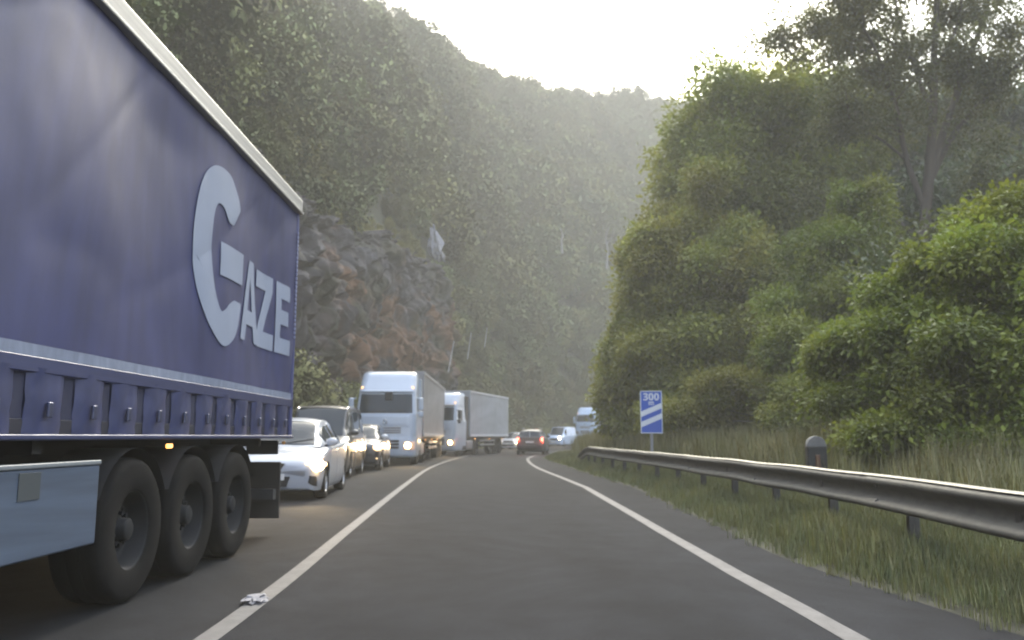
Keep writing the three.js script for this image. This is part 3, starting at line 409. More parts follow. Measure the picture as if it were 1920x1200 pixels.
// a passenger vehicle facing +z, front bumper at z = 0
function makeCar(name, label, category, pos, turn, group, o) {
  const t = thing(name, label, category, pos, turn, group), Lh = o.length, c = V(0, 0.75, -Lh / 2), P = o.paint;
  const S = bodySurface(o.body), K = cabinSurface(o.cabin), r = o.wheelR, tr = o.track;
  const wells = o.axles.flatMap(z => [-1, 1].map(s => cyl(r + 0.055, r + 0.055, 0.36, s * (tr + 0.02), r, z, 'x', 28)));
  mesh('body', carve(shell(S, 72, 48), wells), P, t);
  mesh('roof', toCreasedNormals(shell(K, 56, 32), R(40)), P, t);
  mesh('windscreen', patch(K, o.ws[0], o.ws[1], -0.6, 0.6, 10, 12, 0.006, c), M.glass, t);
  mesh('rear_window', patch(K, o.rw[0], o.rw[1], -0.58, 0.58, 8, 12, 0.006, c), M.glass, t);
  for (const s of [-1, 1]) for (const [a, b] of o.sw) mesh('side_window', patch(K, a, b, s * 0.79, s * 0.965, 8, 5, 0.006, c, (u, v) => [u, v]), M.glass, t);
  for (const s of [-1, 1]) { for (const [a, b] of o.doors) { const d = mesh('door', patch(S, a, b, s * 0.585, s * 0.97, 10, 8, 0.005, c), P, t); const q = S(lerp(a, b, 0.78), s * 0.66); mesh('handle', bx(0.03, 0.03, 0.17, q.x + s * 0.02, q.y, q.z, 0.012), o.handle ?? P, d); }
    const m = new THREE.Group(); m.name = 'wing_mirror'; const q = K(o.mirror, s * 0.97); m.position.set(q.x + s * 0.13, q.y + 0.06, q.z + 0.02); t.add(m); const g = new THREE.SphereGeometry(1, 16, 12); g.scale(0.12, 0.085, 0.075); mesh('mirror_shell', g, o.mirrorPaint ?? P, m); mesh('mirror_arm', bx(0.12, 0.03, 0.05, -s * 0.08, -0.06, 0, 0.01), M.blackPlastic, m);
    for (const z of o.axles) { wheel(t, s * (tr - 0.02), r, z, r, 0.21, s, 'car'); const a = new THREE.TorusGeometry(r + 0.058, 0.016, 6, 24, Math.PI); a.rotateY(Math.PI / 2); a.translate(s * (tr + 0.075), r, z); } }
  mesh('underbody', bx(tr * 2 - 0.1, 0.22, Lh - 0.7, 0, 0.3, -Lh / 2, 0.04), M.dark, t);
  for (const w of o.wells ?? o.axles) mesh('wheel_well', bx(tr * 2 - 0.3, 0.5, 0.8, 0, 0.45, w), M.dark, t);
  o.detail?.(t, S, K, c); return t;
}
const plateGeo = bx(0.52, 0.11, 0.012, 0, 0, 0, 0.005);
const hatchBody = [[0, .55, .62, .4, .34, .56, .6], [-.03, .7, .74, .56, .22, .6, .67], [-.12, .77, .83, .66, .19, .66, .74], [-.36, .82, .875, .7, .18, .76, .85], [-.75, .84, .89, .68, .18, .86, .93], [-1.15, .84, .895, .66, .18, .93, .985], [-1.7, .84, .9, .68, .18, .96, .97], [-2.4, .84, .9, .7, .18, .98, .98], [-3.2, .84, .9, .7, .18, 1.01, 1.0], [-3.8, .82, .87, .66, .2, 1.03, 1.03], [-4.12, .76, .82, .6, .25, .98, 1.02], [-4.26, .68, .76, .52, .36, .8, .86], [-4.3, .5, .6, .4, .44, .64, .68]];
const hatchCabin = [[-.98, .7, .95, .6, .96], [-1.2, .74, .96, .57, 1.09], [-1.55, .79, .97, .55, 1.33], [-1.85, .81, .97, .54, 1.47], [-2.3, .82, .98, .54, 1.535], [-2.9, .82, .99, .54, 1.53], [-3.45, .8, 1.0, .53, 1.47], [-3.85, .74, 1.01, .51, 1.3], [-4.12, .66, 1.01, .5, 1.03]];
// white compact hatchback with its lamp on
makeCar('parked_car', 'white compact hatchback with one bright headlight, first behind the blue trailer', 'car', [-4.32, 0, -15.0], R(4.2), 'queueing vehicles', {
  length: 4.3, paint: carPaint(0.37, 0.395, 0.435), body: hatchBody, cabin: hatchCabin, wheelR: 0.315, track: 0.8, axles: [-0.86, -3.44], ws: [0.045, 0.36], rw: [0.8, 0.96], sw: [[0.24, 0.47], [0.495, 0.76]], doors: [[0.42, 0.56], [0.565, 0.68]], mirror: 0.2,
  detail(t, S, K, c) {
    mesh('lower_intake', patch(S, 0.02, 0.17, -0.9, -0.8, 5, 4, 0.004, c), M.blackPlastic, t);
    const sil = (pts, z, d) => { const s = new THREE.Shape(pts.map(p => new THREE.Vector2(...p))); const g = new THREE.ExtrudeGeometry(s, { depth: d, bevelEnabled: false }); g.translate(0, 0, z); return g; };
    for (const s of [-1, 1]) { mesh('fog_intake', patch(S, 0.06, 0.19, s * 0.76, s * 0.93, 6, 6, 0.008, c, (a, b) => [a * (0.55 + 0.45 * b), b]), M.blackPlastic, t); mesh('bumper_strut', bar(V(s * .3, .24, -.02), V(s * .5, .46, -.04), .018), carPaint(.37, .395, .435), t); }
    mesh('grille', sil([[-.3, .26], [.3, .26], [.36, .44], [-.36, .44]], -.12, .135), M.blackPlastic, t);
    mesh('upper_grille', sil([[-.2, .58], [.2, .58], [.26, .67], [-.26, .67]], -.1, .11), M.blackPlastic, t);
    mesh('emblem', cyl(.06, .06, .02, 0, .63, .015, 'z', 16), M.chrome, t);
    mesh('number_plate', plateGeo.clone().translate(0, .43, .02), M.plate, t);
    for (const s of [-1, 1]) { const h = mesh('headlight_unit', patch(S, 0.105, 0.3, s * 0.39, s * 0.56, 8, 5, 0.008, c, (a, b) => [a * (0.4 + 0.6 * b), b]), lampHouse, t); const p = S(0.17, s * 0.55); headlamp(h, p.clone().add(V(0, 0.01, 0.07)), V(s * .06, 0, 1).normalize(), 0.125, .11, lampWarm, 5, warm); mesh('indicator', new THREE.SphereGeometry(.035, 10, 8).translate(p.x + s * .13, p.y + .02, p.z - .02), lampDim, h); mesh('running_light', new THREE.SphereGeometry(.03, 10, 8).scale(1.3, .8, .6).translate(p.x - s * .17, p.y + .03, p.z + .1), lampDim, h); }
    mesh('wiper', [bar(V(-.55, 1.02, -1.08), V(.05, 1.1, -1.22), .008), bar(V(.0, 1.02, -1.06), V(.55, 1.1, -1.23), .008)], M.blackPlastic, t);
  } });
// tall dark minibus
const vanBody = [[0, .6, .7, .5, .34, .7, .74], [-.04, .76, .84, .7, .24, .8, .9], [-.2, .86, .93, .76, .2, .92, 1.02], [-.6, .9, .95, .78, .2, 1.02, 1.12], [-1.0, .9, .955, .78, .2, 1.1, 1.2], [-1.6, .9, .96, .8, .2, 1.16, 1.2], [-3, .9, .96, .8, .2, 1.18, 1.2], [-4.4, .9, .96, .8, .2, 1.18, 1.2], [-4.82, .86, .93, .78, .24, 1.16, 1.2], [-4.9, .7, .8, .6, .4, 1.0, 1.05]];
const vanCabin = [[-.86, .8, 1.12, .7, 1.14], [-1.1, .84, 1.15, .7, 1.4], [-1.45, .88, 1.17, .7, 1.78], [-1.72, .9, 1.17, .72, 2.0], [-2.2, .91, 1.17, .73, 2.06], [-3.4, .91, 1.18, .74, 2.07], [-4.4, .91, 1.18, .73, 2.04], [-4.72, .88, 1.18, .72, 1.96], [-4.86, .84, 1.18, .7, 1.2]];
makeCar('minibus', 'dark minibus with broad windscreen rising behind the white hatchback', 'minibus', [-5.36, 0, -22.4], R(4), 'queueing vehicles', {
  length: 4.9, paint: carPaint(0.028, 0.026, 0.026), body: vanBody, cabin: vanCabin, wheelR: 0.34, track: 0.86, axles: [-0.95, -3.95], ws: [0.03, 0.375], rw: [0.885, 0.985], sw: [[0.2, 0.4], [0.43, 0.62], [0.64, 0.83]], doors: [[0.42, 0.56], [0.57, 0.72]], mirror: 0.2, handle: M.chrome,
  detail(t, S, K, c) { mesh('grille', bx(.8, .16, .03, 0, .72, .0, .02), M.blackPlastic, t); for (const s of [-1, 1]) { mesh('headlight_unit', patch(S, 0.12, 0.3, s * 0.42, s * 0.6, 6, 5, 0.008, c), M.grayLens, t); } mesh('number_plate', plateGeo.clone().translate(0, .45, .04), M.plate, t); const v = bx(1.35, .02, .05, 0, 2.0, -1.66, .01); mesh('roof_trim', v, std(C(.42, .36, .28), .5), t); for (const s of [-1, 1]) mesh('side_trim', bx(.012, .05, 2.4, s * .965, .72, -2.5, .005), M.chrome, t); } });
// dark crossover behind it, amber lamp cluster
const suvBody = [[0, .58, .66, .46, .36, .66, .72], [-.04, .74, .8, .62, .26, .74, .84], [-.18, .82, .88, .7, .22, .84, .94], [-.6, .85, .9, .72, .22, .95, 1.03], [-1.1, .85, .91, .7, .22, 1.02, 1.08], [-1.6, .85, .915, .72, .22, 1.05, 1.06], [-2.6, .85, .915, .74, .22, 1.07, 1.07], [-3.6, .85, .91, .74, .22, 1.09, 1.08], [-4.15, .82, .88, .7, .26, 1.07, 1.09], [-4.38, .74, .82, .64, .34, .94, 1.0], [-4.44, .55, .66, .5, .46, .78, .82]];
const suvCabin = [[-.98, .76, 1.05, .64, 1.06], [-1.25, .8, 1.06, .62, 1.24], [-1.6, .83, 1.07, .6, 1.46], [-1.9, .85, 1.07, .6, 1.56], [-2.4, .86, 1.08, .61, 1.61], [-3.3, .86, 1.09, .61, 1.6], [-3.9, .84, 1.09, .6, 1.54], [-4.14, .8, 1.09, .58, 1.32], [-4.32, .74, 1.09, .58, 1.1]];
const suvSpec = (paint, detail, o = {}) => ({ length: 4.44, paint, body: suvBody, cabin: suvCabin, wheelR: 0.345, track: 0.82, axles: [-0.92, -3.55], ws: [0.04, 0.37], rw: [0.8, 0.965], sw: [[0.23, 0.46], [0.485, 0.75]], doors: [[0.42, 0.57], [0.575, 0.7]], mirror: 0.2, detail, ...o });
const carFront = (lamp, k, color) => (t, S, K, c) => { mesh('grille', bx(.9, .16, .04, 0, .7, -.01, .02), M.blackPlastic, t); mesh('lower_intake', bx(1.1, .14, .05, 0, .38, -.02, .02), M.blackPlastic, t); mesh('number_plate', plateGeo.clone().translate(0, .52, .02), M.plate, t); for (const s of [-1, 1]) { const h = mesh('headlight_unit', patch(S, 0.11, 0.27, s * 0.4, s * 0.6, 6, 5, 0.008, c), M.grayLens, t), p = S(0.17, s * 0.52); headlamp(h, p.clone().add(V(0, 0, .13)), V(0, 0, 1), .15, .12, lamp, k, color); } };
makeCar('parked_car', 'dark crossover with amber lamps squeezed between the minibus and the first white lorry', 'car', [-5.36, 0, -28.1], R(3), 'queueing vehicles', suvSpec(carPaint(0.03, 0.03, 0.034), (t, S, K, c) => { carFront(lampDim, 1.5, warm)(t, S, K, c); for (const s of [-1, 1]) { mesh('indicator', patch(S, 0.2, 0.3, s * 0.58, s * 0.68, 5, 4, 0.012, c), lampDim, t); mesh('fog_light', new THREE.SphereGeometry(.07, 10, 8).scale(1.4, .8, .5).translate(s * .74, .42, -.08), lampDim, t); } }, { mirrorPaint: std(C(.6, .62, .65), .4) }));

// ---- lorries: cab lofted upwards from plan outlines
function cabSurface(st) { // [y, zFront, halfWidth, cornerRadius, zBack]
  const k = [0, 1, 2, 3, 4].map(i => st.map(s => s[i])), N = st.length - 1;
  return (v, u) => { const x = v * N, y = cat(k[0], x), zf = cat(k[1], x), w = cat(k[2], x), r = cat(k[3], x), zb = cat(k[4], x), a = Math.abs(u), s = u < 0 ? -1 : 1;
    if (a <= 0.45) { const q = a / 0.45 * (w - r); return V(s * q, y, zf - 0.1 * (q / w) ** 2 * 1.0); }
    const z0 = zf - 0.1 * ((w - r) / w) ** 2;
    if (a <= 0.62) { const b = (a - 0.45) / 0.17 * Math.PI / 2; return V(s * (w - r + r * Math.sin(b)), y, z0 - r + r * Math.cos(b)); }
    return V(s * w, y, lerp(z0 - r, zb, (a - 0.62) / 0.38)); };
}
function cabShell(S, nv, nu) { const parts = [grid((v, u) => S(v, u * 2 - 1), nv, nu)]; for (const v of [0, 1]) parts.push(grid((a, u) => { const p = S(v, u * 2 - 1), q = S(v, -(u * 2 - 1)); return p.lerp(V(0, p.y, p.z), a); }, 1, nu)); parts.push(grid((v, u) => S(v, -1).lerp(S(v, 1), u), nv, 1)); return toCreasedNormals(merge(parts), R(40)); }
// facing +z, bumper at z = 0; the trailer is joined on and moves with it
function makeLorry(name, label, pos, turn, o) {
  const t = thing(name, label, 'lorry', pos, turn, 'queueing vehicles'), P = o.paint, c = V(0, 2, -1.2), H = o.roof ?? 3.86;
  const S = cabSurface([[.3, -.12, 1.16, .25, -2.2], [.42, .0, 1.22, .3, -2.2], [.95, .02, 1.24, .3, -2.2], [1.2, -.01, 1.24, .28, -2.2], [1.98, -.06, 1.24, .26, -2.25], [2.12, -.1, 1.23, .26, -2.25], [2.86, -.36, 1.18, .26, -2.25], [3.02, -.42, 1.18, .28, -2.25], [3.35, -.68, 1.16, .3, -2.25], [H - .12, -1.0, 1.12, .34, -2.25], [H, -1.35, 1.02, .36, -2.2]]);
  const yv = y => { let a = 0, b = 1; for (let i = 0; i < 30; i++) { const m = (a + b) / 2; S(m, 0).y < y ? a = m : b = m; } return a; };
  const pt = (y0, y1, u0, u1, off, nv = 8, nu = 10) => patch(S, yv(y0), yv(y1), u0, u1, nv, nu, off, c);
  const cab = mesh('cab', carve(cabShell(S, 50, 44), []), P, t);
  mesh('windscreen', pt(2.08, 2.86, -0.5, 0.5, 0.008, 8, 16), M.glass, cab);
  mesh('sun_visor', pt(2.92, 3.0, -0.5, 0.5, 0.07, 3, 16), o.visor ?? P, cab);
  for (const s of [-1, 1]) { mesh('side_window', pt(2.1, 2.72, s * 0.66, s * 0.83, 0.006), M.glass, cab); const d = mesh('door', pt(0.95, 2.78, s * 0.64, s * 0.86, 0.004), P, cab); d.position.x = 0; mesh('corner_vent', pt(1.2, 1.9, s * 0.5, s * 0.58, 0.012), o.trim ?? P, cab); }
  mesh('front_panel', pt(1.55, 2.0, -0.44, 0.44, 0.012, 4, 14), P, cab);
  for (let k = 0; k < 3; k++) mesh('grille_slot', pt(1.28 + k * .09, 1.34 + k * .09, -0.3, 0.3, 0.02, 2, 12), std(C(.2, .2, .21), .5), cab);
  mesh('emblem', new THREE.TorusGeometry(.075, .018, 8, 20).scale(1, 1, .6).translate(0, 1.74, .005), M.chrome, cab);
  for (let k = 0; k < 3; k++) mesh('lower_grille', pt(.66 + k * .13, .75 + k * .13, -0.28, 0.28, 0.012, 2, 12), M.blackPlastic, cab);
  mesh('number_plate', plateGeo.clone().translate(0, .56, .04), M.plate, cab);
  mesh('camera_box', bx(.32, .36, .14, .1, 2.78, -.3, .04), M.blackPlastic, cab);
  mesh('wiper', [bar(V(-.7, 2.12, -.1), V(0, 2.2, -.1), .014), bar(V(.05, 2.12, -.08), V(.75, 2.2, -.12), .014)], M.blackPlastic, cab);
  for (const s of [-1, 1]) {
    mesh('headlight_unit', pt(.62, .95, s * 0.37, s * 0.56, 0.012), (o.lit ?? [1, -1]).includes(s) ? lampHouse : M.grayLens, cab);
    headlamp(cab, V(s * .93, .79, -.03), V(s * .1, 0, 1).normalize(), .13, .12, (o.lit ?? [1, -1]).includes(s) ? lampWarm : M.grayLens, (o.lit ?? [1, -1]).includes(s) ? 6 : 0, warm);
    mesh('indicator', new THREE.SphereGeometry(.05, 10, 8).translate(s * 1.1, .8, -.14), lampDim, cab);
    mesh('marker_light', bx(.1, .13, .06, s * 1.03, 3.12, -.62, .02), lampAmber, cab);
    const m = new THREE.Group(); m.name = 'wing_mirror'; m.position.set(s * 1.42, 2.4, -.28); cab.add(m);
    mesh('mirror_shell', [bx(.2, .5, .16, 0, .06, 0, .06), bx(.2, .24, .16, 0, -.36, 0, .06), bar(V(-s * .2, .3, 0), V(0, .25, 0), .025), bar(V(-s * .2, -.3, 0), V(0, -.3, 0), .025)], o.mirror ?? P, m);
    mesh('side_fairing', bx(.06, 2.6, .7, s * 1.2, 2.3, -2.4, .03), o.fairing ?? P, t);
    for (const z of o.cabAxles ?? [-1.35, -4.6]) wheel(t, s * 1.05, .5, z, .5, .3, s, 'truck');
    mesh('step', bx(.12, .55, .8, s * 1.17, .62, -1.9, .05), M.blackPlastic, t);
    mesh('fuel_tank', bx(.5, .6, 1.3, s * .98, .62, -3.1, .12), std(C(.3, .31, .32), .4, { metalness: .6 }), t);
  }
  mesh('chassis', [bx(.9, .3, 6.2, 0, .75, -3.3), bx(2.2, .5, 1.6, 0, .7, -1.3)], M.chassis, t);
  if (o.antenna) mesh('antenna', bar(V(.9, 3.8, -1.2), V(1.0, 4.9, -1.4), .012), M.blackPlastic, t);
  // load body
  const z0 = o.boxZ ?? -3.0, L = o.boxL ?? 13.4, by = 1.15, bh = 4.0 - by, x = 1.275, box = mesh('trailer_body', bx(2.53, bh, L, 0, by + bh / 2, z0 - L / 2, .03), o.side, t);
  for (const s of [-1, 1]) { mesh('top_rail', bx(.05, .12, L, s * x, 3.93, z0 - L / 2, .015), o.rail, box); mesh('bottom_rail', bx(.05, .14, L, s * x, by + .06, z0 - L / 2, .015), o.rail, box);
    for (let k = 0; k <= 8; k++) mesh('side_post', bx(.012, bh - .28, .05, s * (x - .012), by + bh / 2 - .02, z0 - .05 - k * (L - .1) / 8, .01), k % 8 ? o.side : o.rail, box);
    for (let k = 0; k < 3; k++) wheel(t, s * 1.05, .5, z0 - L + 2.1 + k * 1.3 , .5, .34, s, 'truck');
    mesh('side_guard', [bx(.03, .12, L * .38, s * 1.22, .62, z0 - L * .42, .01), bx(.03, .12, L * .38, s * 1.22, .88, z0 - L * .42, .01)], std(C(.2, .2, .2), .5, { metalness: .5 }), t);
    for (let k = 0; k < 3; k++) mesh('marker_light', bx(.03, .05, .1, s * 1.27, 1.0, z0 - 1 - k * 3.4, .01), lampAmber, box);
  }
  mesh('trailer_frame', [bx(1.2, .35, L - .3, 0, .95, z0 - L / 2), bx(2.3, .12, L - .1, 0, 1.08, z0 - L / 2), bx(2.4, .14, .1, 0, .5, z0 - L + .3)], M.chassis, t);
  return t;
}
const whiteCab = carPaint(.42, .485, .57), grayBox = std(C(.29, .29, .30), .55, { map: rep(blotchMap, .4) }), grayRail = std(C(.4, .4, .4), .5, { metalness: .3 });
makeLorry('white_lorry', 'white cab lorry with grey trailer, nearest of the oncoming lorries, behind the dark minibus', [-5.12, 0, -33.6], R(0.6), { paint: whiteCab, side: grayBox, rail: grayRail, lit: [1], boxL: 13.2, antenna: true });
makeLorry('white_lorry', 'white cab lorry with pale blue grey box, half hidden behind the first', [-4.55, 0, -49.4], R(-14), { paint: whiteCab, side: std(C(.33, .36, .4), .5, { map: rep(blotchMap, .4) }), rail: std(C(.5, .52, .54), .5), lit: [1], boxL: 9.6, boxZ: -3.0, roof: 3.8, fairing: M.blackPlastic, mirror: M.blackPlastic, visor: std(C(.3, .28, .25), .6) });
makeLorry('blue_lorry', 'pale blue fronted lorry rising far off behind the tall grass of the inner bend', [9.0, 0, -103], R(-18), { paint: carPaint(.42, .55, .72), side: std(C(.4, .45, .5), .6), rail: grayRail, lit: [] });
scene.children.at(-1).position.y = 0.85;
// far cars
makeCar('parked_car', 'silver saloon with two headlights lit, far off just left of the dark estate', 'car', [-0.35, 0, -73.5], R(-16), 'queueing vehicles', { length: 4.3, paint: carPaint(.5, .52, .56), body: hatchBody, cabin: hatchCabin, wheelR: .315, track: .8, axles: [-.86, -3.44], ws: [.045, .36], rw: [.8, .96], sw: [[.24, .47], [.495, .76]], doors: [[.42, .56], [.565, .68]], mirror: .2, detail: carFront(lampWhite, 5, warm) });
makeCar('delivery_van', 'pale blue van with one lamp lit, farthest but one on the bend', 'van', [4.3, roadY(-88), -87.5], R(-24), 'queueing vehicles', { length: 4.9, paint: carPaint(.48, .6, .78), body: vanBody, cabin: vanCabin, wheelR: .34, track: .86, axles: [-.95, -3.95], ws: [.03, .375], rw: [.885, .985], sw: [[.2, .4]], doors: [[.42, .56]], mirror: .2, detail(t, S, K, c) { mesh('grille', bx(.9, .2, .04, 0, .74, 0, .02), M.blackPlastic, t); for (const s of [-1, 1]) { mesh('headlight_unit', patch(S, .12, .3, s * .42, s * .6, 6, 5, .008, c), M.grayLens, t); headlamp(t, V(s * .72, .86, -.02), V(0, 0, 1), .13, .15, s > 0 ? lampWhite : M.grayLens, s > 0 ? 5 : 0, warm); } mesh('number_plate', plateGeo.clone().translate(0, .45, .04), M.plate, t); } });
// the dark estate ahead, seen from behind: built facing +z, turned round
{
  const yaw = Math.PI - R(7), Lc = 4.44, cx = 1.12, rearZ = -52.6;
  makeCar('estate_car', 'dark grey tall estate car driving away with both red tail lamps lit', 'car', [cx + Math.sin(yaw) * Lc, 0, rearZ + Math.cos(yaw) * Lc], yaw, undefined, suvSpec(phy(C(.035, .035, .039), .55, { clearcoat: .25, clearcoatRoughness: .3 }), (t, S, K, c) => {
    carFront(M.grayLens, 0, warm)(t, S, K, c);
    for (const s of [-1, 1]) { const l = mesh('tail_light', bx(.15, .36, .08, s * .76, .9, -4.36, .03), lampRed, t); const p = new THREE.PointLight(redC, .5, 8, 2); p.position.set(s * .76, .9, -4.47); p.shadow.radius = 4; t.add(p); mesh('roof_rail', bar(V(s * .58, 1.66, -1.9), V(s * .58, 1.66, -3.9), .02), M.alloy, t); }
    mesh('rear_plate', plateGeo.clone().translate(0, .8, -4.46), M.plate, t); mesh('rear_bumper', bx(1.62, .26, .16, 0, .48, -4.4, .06), M.blackPlastic, t); mesh('rear_wiper', bar(V(0, 1.1, -4.36), V(.05, 1.45, -4.1), .015), M.alloy, t); mesh('tailgate', bx(1.3, .34, .05, 0, .93, -4.41, .02), carPaint(.05, .05, .055), t);
  }));
}

// ---------------------------------------------------------------- the blue curtain-sided trailer alongside
{
  const X = -2.66, W = 2.55, ZR = -10.15, ZF = 3.4, L = ZF - ZR;
  const t = thing('curtain_trailer', 'blue curtain sided trailer with big white lettering filling the left side', 'trailer', [X - W / 2, 0, 0]);
  const x = W / 2; // own axes: side plane at +x
  const curtainBlue = phy(C(.039, .047, .14), .52, { clearcoat: .25, clearcoatRoughness: .35, map: rep(grimeMap, .3, .25) }), band = std(C(.22, .26, .35), .55, { map: rep(blotchMap, 1.2, .4) }), flapMat = phy(C(.038, .048, .125), .5, { clearcoat: .3, clearcoatRoughness: .3, map: rep(blotchMap, 1, .7) }), rail = std(C(.46, .45, .41), .55, { metalness: .15, map: rep(blotchMap, 1.1, .6) }), white = std(C(.25, .29, .375), .5);
  // slack cloth between the hidden posts
  const slack = (z, y) => -0.045 * Math.pow(Math.abs(Math.sin((z - ZR) * Math.PI / 2.55)), 3) * smooth(1.2, 2, y) * (1 - smooth(3.4, 3.9, y)) + 0.012 * fbm(z * 0.8, y * 0.45, 3, 3) + 0.005 * Math.sin(z * 2.2 + y * 1.6) - 0.009 * Math.pow(1 - Math.abs(n3(z * 0.35 + y * 0.55, y * 0.2 - z * 0.05, 8)), 6);
  const side = s => grid((u, v) => { const z = lerp(ZR + 0.03, ZF, u), y = lerp(1.5, 3.93, v); return V(s * (x - 0.02 + slack(z, y)), y, z); }, 220, 40, { uv: p => [p.z, p.y] });
  const cur = mesh('curtain', side(1), curtainBlue, t); mesh('curtain', side(-1), curtainBlue, t);
  const lay = (geo, name, mat, off = 0.007) => { geo = new TessellateModifier(0.09, 7).modify(geo.index ? geo.toNonIndexed() : geo); geo.applyMatrix4(new THREE.Matrix4().makeBasis(V(0, 0, -1), V(0, 1, 0), V(1, 0, 0))); const p = geo.attributes.position; for (let i = 0; i < p.count; i++) p.setX(i, p.getX(i) + x - 0.02 + slack(p.getZ(i), p.getY(i)) + off); geo.computeVertexNormals(); return mesh(name, geo, mat, cur); };
  const shp = pts => new THREE.Shape(pts.map(p => new THREE.Vector2(...p)));
  const ext = (s, n = 10) => { const g = new THREE.ExtrudeGeometry(s, { depth: 0.002, bevelEnabled: false, curveSegments: n }); return g; };
  { const G = [[7.77, 3.16], [7.94, 3.35], [7.82, 3.48], [7.58, 3.6], [7.23, 3.58], [7.01, 3.44], [6.9, 3.23], [6.84, 2.9], [6.87, 2.62], [6.96, 2.41], [7.14, 2.21], [7.35, 2.07], [7.63, 1.98], [7.9, 2.07], [8.03, 2.21], [8.13, 2.45], [7.9, 2.45], [7.74, 2.39], [7.63, 2.32], [7.51, 2.3], [7.38, 2.43], [7.28, 2.62], [7.23, 2.86], [7.24, 3.12], [7.32, 3.25], [7.47, 3.25], [7.63, 3.16]];
    const corner = new Set([0, 1, 15, 16]), s = new THREE.Shape(); s.moveTo(...G[0]); // straight at the two cut ends, smooth between
    const seg = (a, b) => { const pts = G.slice(a, b + 1).map(p => new THREE.Vector2(...p)); s.splineThru(pts.slice(1)); };
    s.lineTo(...G[1]); seg(1, 15); s.lineTo(...G[16]); s.splineThru([...G.slice(17), G[0]].map(p => new THREE.Vector2(...p)));
    lay(ext(s, 8), 'letter_g', white); lay(ext(shp([[7.46, 2.62], [8.13, 2.64], [8.13, 2.95], [7.46, 2.93]])), 'letter_bar', white);
    const A = shp([[8.14, 2.11], [8.37, 2.95], [8.55, 2.95], [8.79, 2.11], [8.63, 2.11], [8.58, 2.28], [8.34, 2.28], [8.29, 2.11]]); A.holes.push(new THREE.Path([[8.37, 2.43], [8.55, 2.43], [8.46, 2.78]].map(p => new THREE.Vector2(...p)))); lay(ext(A), 'letter_a', white);
    lay(ext(shp([[8.69, 2.92], [9.24, 2.92], [9.24, 2.76], [8.95, 2.28], [9.3, 2.28], [9.3, 2.1], [8.74, 2.1], [8.74, 2.26], [9.02, 2.74], [8.69, 2.74]])), 'letter_z', white);
    lay(ext(shp([[9.36, 2.92], [9.83, 2.92], [9.83, 2.74], [9.53, 2.74], [9.53, 2.61], [9.79, 2.61], [9.79, 2.44], [9.53, 2.44], [9.53, 2.28], [9.87, 2.28], [9.87, 2.1], [9.36, 2.1]])), 'letter_e', white); }
  for (let k = 0; k < 26; k++) mesh('eyelet', bx(.012, .03, .045, x + .002, 2.35 + k * .052, ZR + .1, .004), std(C(.2, .23, .38), .5), cur);
  for (const s of [-1, 1]) mesh('stripe', grid((u, v) => { const z = lerp(ZR + .05, ZF, u), y = lerp(1.595, 1.665, v); return V(s * (x - .012 + slack(z, y)), y, z); }, 120, 2, { uv: p => [p.z, p.y] }), band, cur);
  for (const s of [-1, 1]) { const r = mesh('roof_rail', [bx(.07, .17, L, s * (x - .01), 4.015, ZR + L / 2, .025), bx(.09, .035, L, s * (x - .005), 3.925, ZR + L / 2, .012), bx(.05, .03, L, s * (x - .03), 4.11, ZR + L / 2, .012)], rail, t);
    mesh('floor_rail', bx(.05, .1, L, s * (x - .06), 1.2, ZR + L / 2, .01), std(C(.02, .02, .03), .8), t); mesh('skirt_lining', bx(.012, .4, L - .1, s * (x - .045), 1.35, ZR + L / 2), std(C(.018, .021, .05), .7), t); mesh('hem', bx(.03, .035, L, s * (x - .005), 1.145, ZR + L / 2, .012), flapMat, t);
    // the strapped skirt: cloth flaps with dark gaps between
    for (let k = 0; k * .5 + .25 < L; k++) { const z0 = ZR + .18 + k * .5, wd = .38 + .04 * n2(k, s); const f = mesh('skirt_flap', grid((u, v) => V(s * (x - .012 - .02 * (2 * u - 1) ** 4 + .008 * n2(u * 2 + k, v * 2)), lerp(1.16, 1.535, v), z0 + u * wd), 6, 6, { uv: p => [p.z, p.y] }), flapMat, t); if (s > 0) mesh('buckle', bx(.02, .09, .05, x + .008, 1.3, z0 + wd / 2, .008), std(C(.09, .1, .16), .4, { metalness: .6 }), f); }
    mesh('skirt_band', bx(.02, .09, L - .05, s * (x - .02), 1.55, ZR + L / 2 + .01, .008), flapMat, t);
    mesh('corner_post', bx(.1, 2.95, .09, s * (x - .06), 2.6, ZR + .045, .02), std(C(.05, .06, .16), .5, {}), t);
    for (const z of [-6.0, -7.1, -8.2]) { wheel(t, s * (x - .19), .5, z, .5, .36, s, 'truck'); mesh('mudguard', grid((u, v) => { const a = lerp(R(25), R(155), u); return V(s * (x - .02 - v * .4), .5 + .57 * Math.sin(a), z + .57 * Math.cos(a)); }, 14, 2), M.blackPlastic, t); }
    mesh('mud_flap', bx(.44, .66, .035, s * (x - .32), .52, -10.04, .012), std(C(.03, .027, .023), .8), t);
    const g = mesh('side_guard', bx(.04, .5, 5.4, s * (x - .03), .72, -2.75, .015), phy(C(.085, .115, .165), .55, { map: rep(blotchMap, .5, .6) }), t);
    mesh('guard_trim', bx(.05, .03, 5.4, s * (x - .025), .985, -2.75, .01), std(C(.2, .22, .23), .4), g);
    if (s > 0) { mesh('guard_label', bx(.006, .15, .21, x - .007, .875, -4.66, .002), std(C(.05, .06, .065), .6), g); mesh('guard_mark', bx(.006, .1, .34, x - .007, .76, -4.2, .002), std(C(.02, .04, .16), .5), g); }
    for (const z of [-6.6, -9.9, -3.2]) mesh('marker_light', bx(.02, .035, .1, s * (x - .04), 1.075, z, .008), z === -6.6 ? lampAmber : std(C(.4, .18, .03), .3), t);
